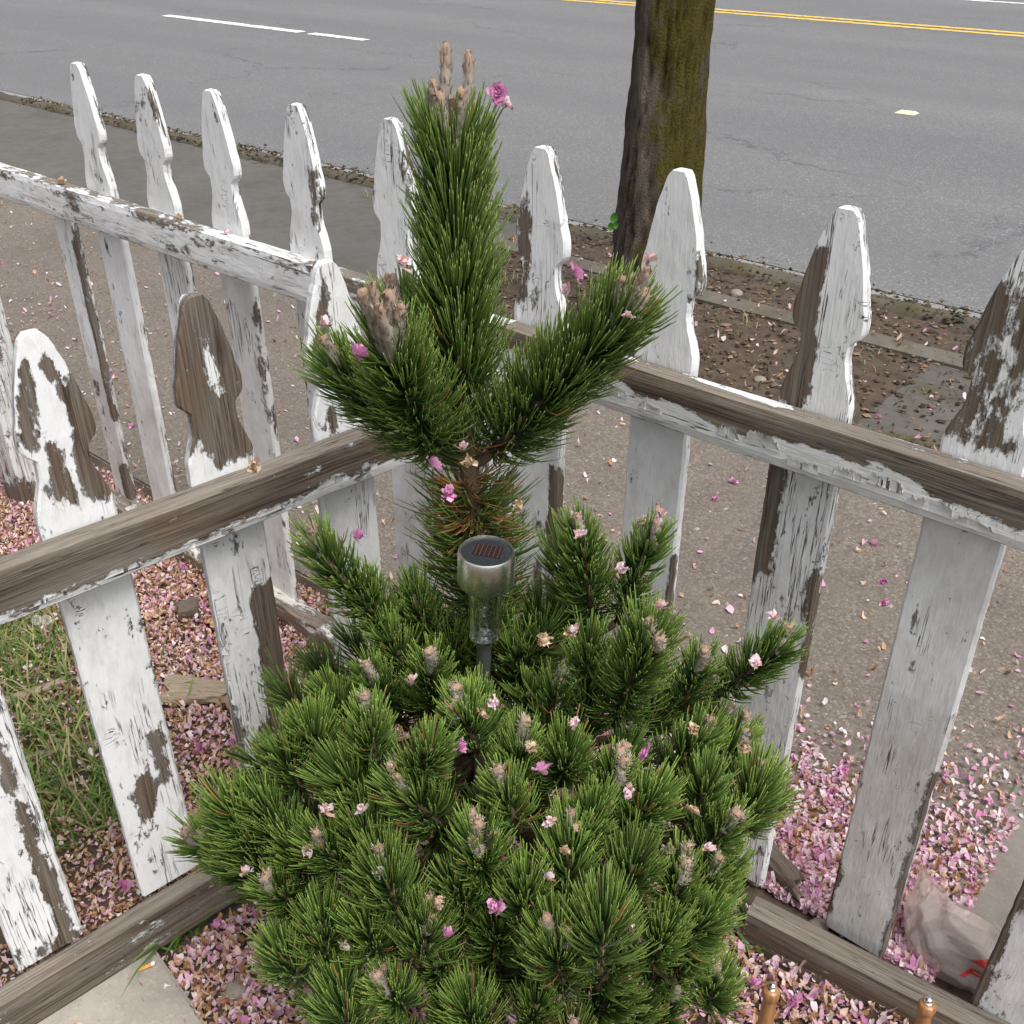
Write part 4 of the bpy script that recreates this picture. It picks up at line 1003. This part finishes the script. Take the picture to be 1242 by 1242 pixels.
for i, (x, y, k, Y) in enumerate(PB):
    p = dome_hit(x, y, 1.06) if Y is None else at_y(x, y, Y)
    w = where(x, y, Y); nm = {'pink': 'bright pink double blossom', 'pale': 'pale pink wilted blossom', 'tan': 'dried tan blossom'}[k]
    blossom(p, .030 if k == 'pink' else .026 if k == 'tan' else .027, k, nm + ' ' + w[0], nm + 's ' + w[1], i)
def on_rail(x, y, frame_, w, z, size, kind, label, i):
    e, n_ = frame_; d = ray(x, y); p = C0 + d * ((z - CAM_H) / d[2]); p = e * (p @ e) + n_ * w + UP * z
    blossom(p, size, kind, label, None, i)
on_rail(75, 222, (E1, E2), 1.198, .948, .030, 'tan', 'dry brown blossom lying on the white rail over the broken picket', 1)
on_rail(222, 265, (E1, E2), 1.198, .948, .024, 'tan', 'dried blossom crumb on the white rail between two intact pickets', 2)
on_rail(272, 283, (E1, E2), 1.198, .948, .024, 'pale', 'pale wilted blossom on the white rail at a picket neck', 3)
on_rail(308, 566, (E3, N3), 1.252, .813, .030, 'tan', 'dried blossom on the grey rail beside the bare brown picket head', 0)
GB = [(1057, 660), (1070, 730), (1072, 705), (1025, 922), (1022, 935), (890, 585), (870, 605), (160, 518), (1065, 506)]
for i, (x, y) in enumerate(GB): blossom(at_z(x, y, .004), .034, 'pink', 'bright pink blossom lying on the pavement beyond the fence', 'pink blossoms on the pavement', i)
for i, (x, y) in enumerate([(243, 905), (285, 900), (150, 1075), (218, 690), (205, 600)]): blossom(at_z(x, y, .004), .034, 'pink', 'bright pink blossom on the petal carpet behind the low fence', 'pink blossoms in the neighbouring yard', i)
for i, (x, y) in enumerate([(965, 1215), (915, 1195), (320, 1150), (262, 1125)]): blossom(at_z(x, y, .0), .034, 'pink', 'bright pink blossom lying in the planting bed', 'pink blossoms in the planting bed', i)

# ------------------------------------------------------------------ GRASS, WEEDS, LITTER
def grass(name, pts, hgt, seed, label, lean=.5, cols=((.10, .19, .03), (.14, .23, .045), (.24, .25, .09), (.07, .14, .025), (.30, .25, .13)), wid=.0022):
    r = np.random.default_rng(seed); n = len(pts); H = hgt * (.4 + .9 * r.random(n)); th = r.random(n) * 6.283; le = np.abs(r.normal(lean, .3, n))
    d = np.stack([np.cos(th), np.sin(th), 0 * th], -1); sd_ = np.stack([-np.sin(th), np.cos(th), 0 * th], -1)
    V = np.zeros((n, 7, 3)); 
    for k, (t, w) in enumerate([(0, 1), (.4, .95), (.75, .65)]):
        c = pts + d * (le * H * t ** 1.8)[:, None] + UP * (H * (t - .25 * le * t * t))[:, None]
        V[:, 2 * k] = c - sd_ * wid * w; V[:, 2 * k + 1] = c + sd_ * wid * w
    V[:, 6] = pts + d * (le * H)[:, None] + UP * (H * (1 - .3 * le))[:, None]
    q = np.array([(0, 1, 3, 2), (2, 3, 5, 4)]); T = np.array([(4, 5, 6)])
    cc = np.array(cols)[r.integers(0, len(cols), n)] * (1 + r.normal(0, .15, (n, 1))); C = np.ones((n, 7, 4)); C[..., :3] = cc[:, None]
    o_ = (np.arange(n) * 7)[:, None, None]
    o = link(name, npmesh(name, V.reshape(-1, 3), (q[None] + o_).reshape(-1, 4), (T[None] + o_).reshape(-1, 3), True, {'tint': np.clip(C.reshape(-1, 4), 0, 1)}), M['grass']); tag(o, label, 'grass', kind='stuff')
r = np.random.default_rng(80)
gp = []
for (x, y, rad, n) in [(40, 800, .16, 380), (95, 900, .13, 330), (120, 985, .08, 160), (60, 960, .1, 160), (20, 870, .12, 150), (150, 950, .05, 120), (10, 760, .12, 250), (35, 700, .06, 40)]:
    c = at_z(x, y, 0); q = c[:2] + r.normal(0, rad * .6, (n, 2)); q = q[q @ N3[:2] > 1.32]; gp.append(np.c_[q, soil_z(q[:, 0], q[:, 1])])
grass('lawn_grass', np.vstack(gp), .075, 81, 'patchy green grass growing among petals behind the low fence', .7)
c = at_z(225, 1118, 0); q = c[:2] + r.normal(0, .018, (26, 2)); grass('grass_tuft', np.c_[q, soil_z(q[:, 0], q[:, 1])], .085, 82, 'small bright grass tuft at the foot of the low fence', .9, ((.09, .21, .03), (.12, .25, .04)), .0028)
gp = []
for (x, y, n) in [(615, 345, 25), (450, 238, 14), (300, 190, 14), (900, 395, 10), (1040, 440, 12), (240, 178, 14)]:
    c = at_z(x, y, 0); q = c[:2] + r.normal(0, .04, (n, 2)); gp.append(np.c_[q, np.zeros(n)])
grass('kerb_weeds', np.vstack(gp), .05, 83, 'tiny weeds sprouting along the kerb and verge', .6)
c = at_z(905, 1130, 0); q = c[:2] + r.normal(0, .02, (16, 2)); grass('grass_tuft', np.c_[q, soil_z(q[:, 0], q[:, 1])], .05, 84, 'low green weed at the end of the bottom rail under the pine', .8, ((.05, .14, .02), (.08, .18, .03)), .0035)

def dandelion(x, y):
    p = at_z(x, y, .09); g = soil_z(np.array([p[0]]), np.array([p[1]]))[0]
    t = empty('dandelion', (p[0], p[1], g)); tag(t, 'white fluffy dandelion seed head in the grass', 'dandelion', 'dandelion clocks')
    A = Acc(); A.add(*tube([(0, 0, 0), (.004, .002, .05), (0, 0, p[2] - g)], [.0016, .0014, .0012], 6), (.16, .22, .08, 1)); link('stem', A.mesh('stem'), M['grass'], t)
    r = np.random.default_rng(int(x)); A = Acc(); n = 160
    for i in range(n):
        z = 1 - 2 * (i + .5) / n; a = i * 2.4; d = np.array([math.sqrt(1 - z * z) * math.cos(a), math.sqrt(1 - z * z) * math.sin(a), z]); s1 = unit(np.cross(d, [.3, .5, .9])); s2 = np.cross(d, s1); R0 = .0115
        for kk in range(3):
            w = s1 * math.cos(kk * 2.1 + i) + s2 * math.sin(kk * 2.1 + i)
            A.add([d * R0 * .8, d * R0 + w * .0035 + s1 * .0004, d * R0 + w * .0035 - s2 * .0004], None, [(0, 1, 2)], (.72, .72, .70, 1))
    link('seed_head', A.mesh('seed_head'), M['grass'], t, (0, 0, p[2] - g))
dandelion(44, 752); dandelion(56, 752)

def rock(name, x, y, size, flat, seed, label, cat, mat='stone', z=None, rot=0.0):
    import bmesh
    bm = bmesh.new(); bmesh.ops.create_icosphere(bm, subdivisions=4, radius=1)
    P = np.array([v.co[:] for v in bm.verts]); n = fbm(P + seed, 1.1, 3); P = P * (1 + .16 * n)[:, None] * np.array(size)
    for v, pp in zip(bm.verts, P): v.co = pp
    for f in bm.faces: f.smooth = True
    me = bpy.data.meshes.new(name); bm.to_mesh(me); bm.free()
    p = at_z(x, y, 0); zz = soil_z(np.array([p[0]]), np.array([p[1]]))[0] + size[2] * flat if z is None else z
    o = link(name, me, M[mat], None, (p[0], p[1], zz), (0, 0, rot)); tag(o, label, cat); return o
rock('stone', 284, 1196, (.024, .019, .015), .5, 3, 'smooth round brown stone half buried in petals', 'stone')
rock('stone', 992, 1122, (.020, .016, .014), .6, 5, 'tan pebble against the bottom rail beside a grey picket', 'stone')
rock('stone', 360, 798, (.020, .015, .013), .6, 8, 'grey pebble below the rotten rail', 'stone')
rock('stone', 893, 357, (.028, .024, .02), .6, 11, 'round grey pebble on the verge by the kerb', 'stone')
rock('stone', 932, 338, (.022, .02, .014), .9, 14, 'small pale pebble resting on the kerb', 'stone')
rock('stone', 922, 460, (.024, .02, .014), .5, 15, 'flat brown pebble in the tree pit soil', 'stone')

def wood_piece(name, x, y, L, W, H, rz, seed, label, cat='wood', taper=.0, z=.012, rx=0.0, mat='chunk'):
    n, m = 26, 16; xs = np.linspace(-.5, .5, n); th = np.linspace(0, 2 * np.pi, m, endpoint=False)
    e = lambda c: np.sign(c) * np.abs(c) ** .62
    X, T = np.meshgrid(xs, th, indexing='ij'); k = 1 - taper * (X + .5) ** 2
    Y = e(np.cos(T)) * .5 * k; Z = e(np.sin(T)) * .5
    P = np.stack([X, Y, Z], -1); nn = fbm(P * np.array([.5, 3, 3]) + seed, 2.2, 3); jag = fbm(np.stack([0 * X, Y * 6, Z * 6], -1) + seed + 4, 1.5, 3)
    P = np.stack([X * L + np.sign(X) * (np.abs(X) > .3) * jag * L * .30, Y * W * (1 + .35 * nn), Z * H * (1 + .4 * nn)], -1).reshape(-1, 3)
    V = np.vstack([P, P[:m].mean(0), P[-m:].mean(0)]); b = n * m; t = []
    for j in range(m): t += [(b, (j + 1) % m, j), (b + 1, b - m + j, b - m + (j + 1) % m)]
    p = at_z(x, y, z); zz = soil_z(np.array([p[0]]), np.array([p[1]]))[0] + H * .42
    o = link(name, npmesh(name, V, gridq(n, m, wrap=True)[:, ::-1], np.array(t)[:, ::-1], False), M[mat], None, (p[0], p[1], zz + z), (rx, 0, rz)); tag(o, label, cat); return o
wood_piece('wood_chunk', 238, 832, .145, .075, .030, R(-8), 2, 'pale broken slab of weathered wood lying on pink petals', taper=.35)
wood_piece('wood_chunk', 30, 835, .16, .02, .018, R(35), 6, 'thin dry stick lying in the grass behind the low fence', 'stick')
wood_piece('wood_chunk', 60, 905, .20, .012, .011, R(20), 9, 'long dry twig lying across the grass behind the low fence', 'stick')
M['offcut'] = m_simple('grey_offcut', (.075, .058, .045), (.17, .135, .105), 40, .9, .002, .8, (1, 8, 8))
wood_piece('wood_offcut', 938, 1045, .13, .045, .038, R(-62), 12, 'dark weathered wood offcut resting on petals behind the fence', taper=.1, mat='offcut')
wood_piece('bark_chunk', 228, 738, .05, .045, .04, R(20), 15, 'dark crumbly bark lump on the pink petals', 'bark', mat='offcut')

def dry_leaf(x, y, L, rz, seed, label, colr=(.42, .27, .16), z=None):
    r = np.random.default_rng(seed); n, m = 14, 7; t = np.linspace(0, 1, n); s_ = np.linspace(-1, 1, m)
    w = np.sin(np.pi * t ** .8) ** .8 * (.34 + .07 * np.sin(t * 19 + seed))
    X = s_[None] * w[:, None]; Y = np.repeat(t[:, None] - .5, m, 1); Z = .16 * np.abs(s_)[None] ** 1.5 * np.sin(np.pi * t)[:, None] + .12 * np.sin(t * 3 + seed)[:, None] + .03 * r.normal(0, 1, (n, m))
    V = np.stack([X, Y, Z], -1).reshape(-1, 3) * L; C = np.ones((n * m, 4)); C[:, :3] = np.array(colr) * (1 + .15 * r.normal(0, 1, (n * m, 1)))
    p = at_z(x, y, 0); g = soil_z(np.array([p[0]]), np.array([p[1]]))[0] if z is None else z
    o = link('dry_leaf', npmesh('dry_leaf', V, gridq(n, m), None, True, {'tint': np.clip(C, 0, 1)}), M['leaf'], None, (p[0], p[1], g + .014), (r.normal(0, .15), r.normal(0, .15), rz)); tag(o, label, 'leaf')
dry_leaf(262, 752, .085, R(60), 1, 'large tan dry leaf beside a picket on the pink petals')
dry_leaf(190, 742, .07, R(-30), 2, 'curled tan leaf lying on petals behind the low fence', (.50, .36, .22))
dry_leaf(905, 1140, .045, R(20), 3, 'small brown leaf in the bed by the bottom rail', (.32, .20, .11))

# paver
pp = at_z(185, 1146, .0); ang = R(-42)
ex = np.array([math.cos(ang), math.sin(ang)])
me = box_mesh('paver', 0, .62, -.5, 0, -.05, .012, .006)
o = link('paver_stone', me, M['paver'], None, (pp[0], pp[1], -.006), (0, 0, R(-48.5))); tag(o, 'pale square concrete paver in the corner by the low fence', 'paver')

def cigarette():
    p = at_z(176, 1172, .012); t = empty("cigarette_butt", (p[0], p[1], .0105), R(28)); tag(t, 'crushed cigarette butt with orange filter on the paver edge', 'cigarette butt')
    s = NT('filter_paper'); s.bsdf(s.mix(s.noise(s.obj(), 500, 2), (.62, .30, .06), (.70, .40, .12)), .8)
    V, q, tt = tube([(-.011, 0, 0), (.009, 0, 0)], .0037, 12); link('filter', npmesh('filter', V, q[:, ::-1], tt[:, ::-1]), s.m, t)
    s = NT('cigarette_paper'); s.bsdf(s.mix(s.noise(s.obj(), 300, 3), (.5, .48, .45), (.82, .81, .78)), .9)
    V, q, tt = tube([(.009, 0, 0), (.013, .0005, 0), (.016, .002, .001)], [.0038, .0036, .003], 12); link('stub', npmesh('stub', V, q[:, ::-1], tt[:, ::-1]), s.m, t)
cigarette()

# turned handles standing in the bed
s = NT('varnished_wood'); o_ = s.obj(); g = s.noise(s.vmul(o_, (160, 160, 10)), 1, 5, .6, .4)
s.bsdf(s.mix(s.mapr(g, .3, .7), (.20, .085, .030), (.42, .215, .085)), .38, s.bump(g, .2, .0006), spec=.5); M['varnish'] = s.m
s = NT('bright_steel'); s.bsdf((.72, .72, .72), .18, metal=1.0); M['steel'] = s.m
def handle(x, y, label, lean, Y):
    p = at_y(x, y, Y); t = empty('turned_handle', (p[0] - math.tan(lean) * (p[2] + .03), p[1], -.03)); t.rotation_euler = (0, lean, 0); tag(t, label, 'tool handle', None)
    H = p[2] + .03; k = 1.0
    prof = [(.001, 0), (.011, .002), (.0115, H - .16), (.0118, H - .10), (.0108, H - .06), (.0100, H - .040), (.0098, H - .033), (.0122, H - .029), (.0132, H - .022), (.0130, H - .016), (.0112, H - .012), (.008, H - .010), (.0005, H - .010)]
    V, q = lathe([(a * k, z) for a, z in prof], 28); link('grip', npmesh('grip', V, q, smooth='auto'), M['varnish'], t)
    prof = [(.0005, H - .010), (.0062, H - .0098), (.0062, H - .0075), (.0048, H - .0068), (.0056, H - .004), (.0050, H - .001), (.0028, H + .001), (.0004, H + .0015)]
    V, q = lathe(prof, 24); link('cap_nut', npmesh('cap_nut', V, q, smooth='auto'), M['steel'], t)
handle(937, 1194, 'turned wooden handle with steel cap nut standing clear of the bottom rail', R(-1), .93)
handle(1127, 1211, 'turned wooden handle with steel cap nut standing before the bottom rail', R(-3), .93)

# ------------------------------------------------------------------ PLASTIC BAG
def bag():
    c = at_z(1143, 1196, .0); u0, v0 = c @ E1, max(1.318, c @ E2)
    b = uv(u0, v0, -.012); t = empty('plastic_bag', tuple(b), STREET)
    tag(t, 'translucent pinkish plastic shopping bag with red print slumped behind the fence', 'bag')
    W, Hh, D = .205, .148, .11
    def surf(a, h, bump=True):
        a = np.asarray(a, float); h = np.asarray(h, float)
        fx = .62 + .38 * np.sin(np.clip(h * 1.5, 0, 1) * np.pi / 2); fy = np.clip(1.0 - .92 * h ** 2.2, .03, 1) * (.55 + .45 * np.clip(h * 4, 0, 1) ** .5)
        ca, sa = np.cos(a), np.sin(a)
        x = np.sign(ca) * np.abs(ca) ** .55 * W / 2 * fx; y = np.sign(sa) * np.abs(sa) ** .6 * D / 2 * fy
        z = h * Hh * (1 - .13 * ca) + .016 * h * h * np.abs(ca) ** 3 - .012 * h * h
        P = np.stack([x + .012 * h, y, z], -1)
        if bump:
            q = np.stack([ca * 1.1 + .5 * h, sa * 1.1, h * 1.1 - .4 * ca], -1)
            w1 = np.abs(fbm(q + 2, 2.0, 3)); w2 = np.abs(fbm(q * np.array([1.6, 1.6, .7]) + 8, 3.4, 2))
            fold = np.sin(a * 21 + 5 * vnoise(q, 1.4)) * np.clip(h - .62, 0, 1)
            rdis = -.011 * np.exp(-w1 / .05) - .007 * np.exp(-w2 / .045) + .012 * fold + .004 * fbm(q, 6, 3)
            rr = np.random.default_rng(12); cr_ = 0
            for k in range(9):
                nd = rr.normal(0, 1, 3); nd /= np.linalg.norm(nd); ph_ = (q @ nd) * rr.uniform(1.0, 3.2) + rr.random() + .5 * vnoise(q, 1.3)
                cr_ = cr_ + (np.abs((ph_ % 1) * 2 - 1) - .5) * rr.uniform(.4, 1)
            rdis = .0050 * cr_ + .010 * fold
            P = P + rdis[..., None] * np.stack([ca, sa, .3 * np.ones_like(a)], -1)
        return P
    na, nh = 160, 90; A_, H_ = np.meshgrid(np.linspace(0, 2 * np.pi, na, endpoint=False), np.linspace(0, 1, nh), indexing='ij')
    V = surf(A_, H_).transpose(1, 0, 2).reshape(-1, 3)
    q = gridq(nh, na, wrap=True); Vc = np.vstack([V, V[:na].mean(0)]); tr = [(nh * na, (j + 1) % na, j) for j in range(na)]
    s = NT('thin_plastic'); o = s.obj(); n = s.noise(o, 40, 4, .6)
    cl = s.mix(n, (.66, .56, .50), (.78, .70, .65))
    pb = s.bsdf(cl, .14, s.bump(s.math('ABSOLUTE', s.math('SUBTRACT', s.noise(s.vmul(o, (1, 1, .5)), 38, 4, .6, 1.0), .5)), .4, .006), spec=.8)
    tl = s.n('ShaderNodeBsdfTranslucent'); s.set(tl.inputs[0], cl); tp2 = s.n('ShaderNodeBsdfTransparent'); tp2.inputs[0].default_value = (.96, .90, .87, 1)
    m1 = s.n('ShaderNodeMixShader'); m1.inputs[0].default_value = .35; s.t.links.new(pb, m1.inputs[1]); s.t.links.new(tl.outputs[0], m1.inputs[2])
    m2 = s.n('ShaderNodeMixShader'); m2.inputs[0].default_value = .48; s.t.links.new(m1.outputs[0], m2.inputs[1]); s.t.links.new(tp2.outputs[0], m2.inputs[2]); s.t.links.new(m2.outputs[0], s.out.inputs[0])
    link('film', npmesh('film', Vc, q, np.array(tr), False), s.m, t)
    # crumpled grey contents
    P = surf(A_, H_ * .58 + .02, False).transpose(1, 0, 2).reshape(-1, 3) * np.array([.78, .70, 1]); P += .012 * fbm(P, 22, 3)[:, None]
    P = np.vstack([P, P[-na:].mean(0)]); tr2 = [(nh * na, nh * na - na + j, nh * na - na + (j + 1) % na) for j in range(na)]
    M['contents'] = m_simple('bag_contents', (.06, .058, .056), (.50, .48, .47), 24, .8, .006, .8)
    link('contents', npmesh('contents', P, q, np.array(tr2)), M['contents'], t)
    # red print: a slanted banner and the letters F A
    s = NT('red_print'); s.bsdf((.55, .03, .03), .4); s.m
    def patch(name, poly):
        (a0, h0), (a1, h1), (a2, h2), (a3, h3) = poly; n = 8; U, Vv = np.meshgrid(np.linspace(0, 1, n), np.linspace(0, 1, n), indexing='ij')
        aa = (1 - U) * (1 - Vv) * a0 + U * (1 - Vv) * a1 + U * Vv * a2 + (1 - U) * Vv * a3; hh = (1 - U) * (1 - Vv) * h0 + U * (1 - Vv) * h1 + U * Vv * h2 + (1 - U) * Vv * h3
        P = surf(aa, hh); P = P + np.stack([np.cos(aa), np.sin(aa), 0 * aa], -1) * .0012; return P.reshape(-1, 3), gridq(n, n)
    c0 = 4.74
    A = Acc(); A.add(*patch('b', [(c0, .56), (c0 + .50, .68), (c0 + .50, .82), (c0 + .10, .70)])); link('print', A.mesh('print'), s.m, t)
    def L(name, strokes):
        A = Acc()
        for st in strokes: A.add(*patch('s', [(c0 + .0 + a * .9, h + .06) for a, h in st]))
        link(name, A.mesh(name), s.m, t)
    f = .0
    L('letter_f', [[(0, .26), (.05, .27), (.10, .42), (.05, .41)], [(.09, .39), (.24, .42), (.25, .45), (.10, .42)], [(.06, .33), (.19, .355), (.20, .385), (.07, .36)]])
    L('letter_a', [[(.24, .30), (.285, .31), (.40, .46), (.37, .46)], [(.44, .34), (.485, .35), (.41, .47), (.37, .46)], [(.30, .35), (.45, .375), (.445, .40), (.32, .375)]])
bag()

# ------------------------------------------------------------------ ROAD BITS
mk = at_z(1100, 136, -.1)
me = bpy.data.meshes.new('road_marker')
x, y, h = .085, .06, .016
me.from_pydata([(-x, -y, 0), (x, -y, 0), (x, y, 0), (-x, y, 0), (-x * .7, -y * .55, h), (x * .7, -y * .55, h), (x * .7, y * .55, h), (-x * .7, y * .55, h)], [], [(0, 1, 5, 4), (1, 2, 6, 5), (2, 3, 7, 6), (3, 0, 4, 7), (4, 5, 6, 7), (3, 2, 1, 0)])
s = NT('marker_ceramic'); s.bsdf(s.mix(s.noise(s.obj(), 30, 4), (.66, .60, .34), (.74, .70, .50)), .4)
o = link('road_marker', me, s.m, None, (mk[0], mk[1], -.107), (0, 0, STREET)); tag(o, 'cream raised lane marker stuck on the asphalt', 'road marker')
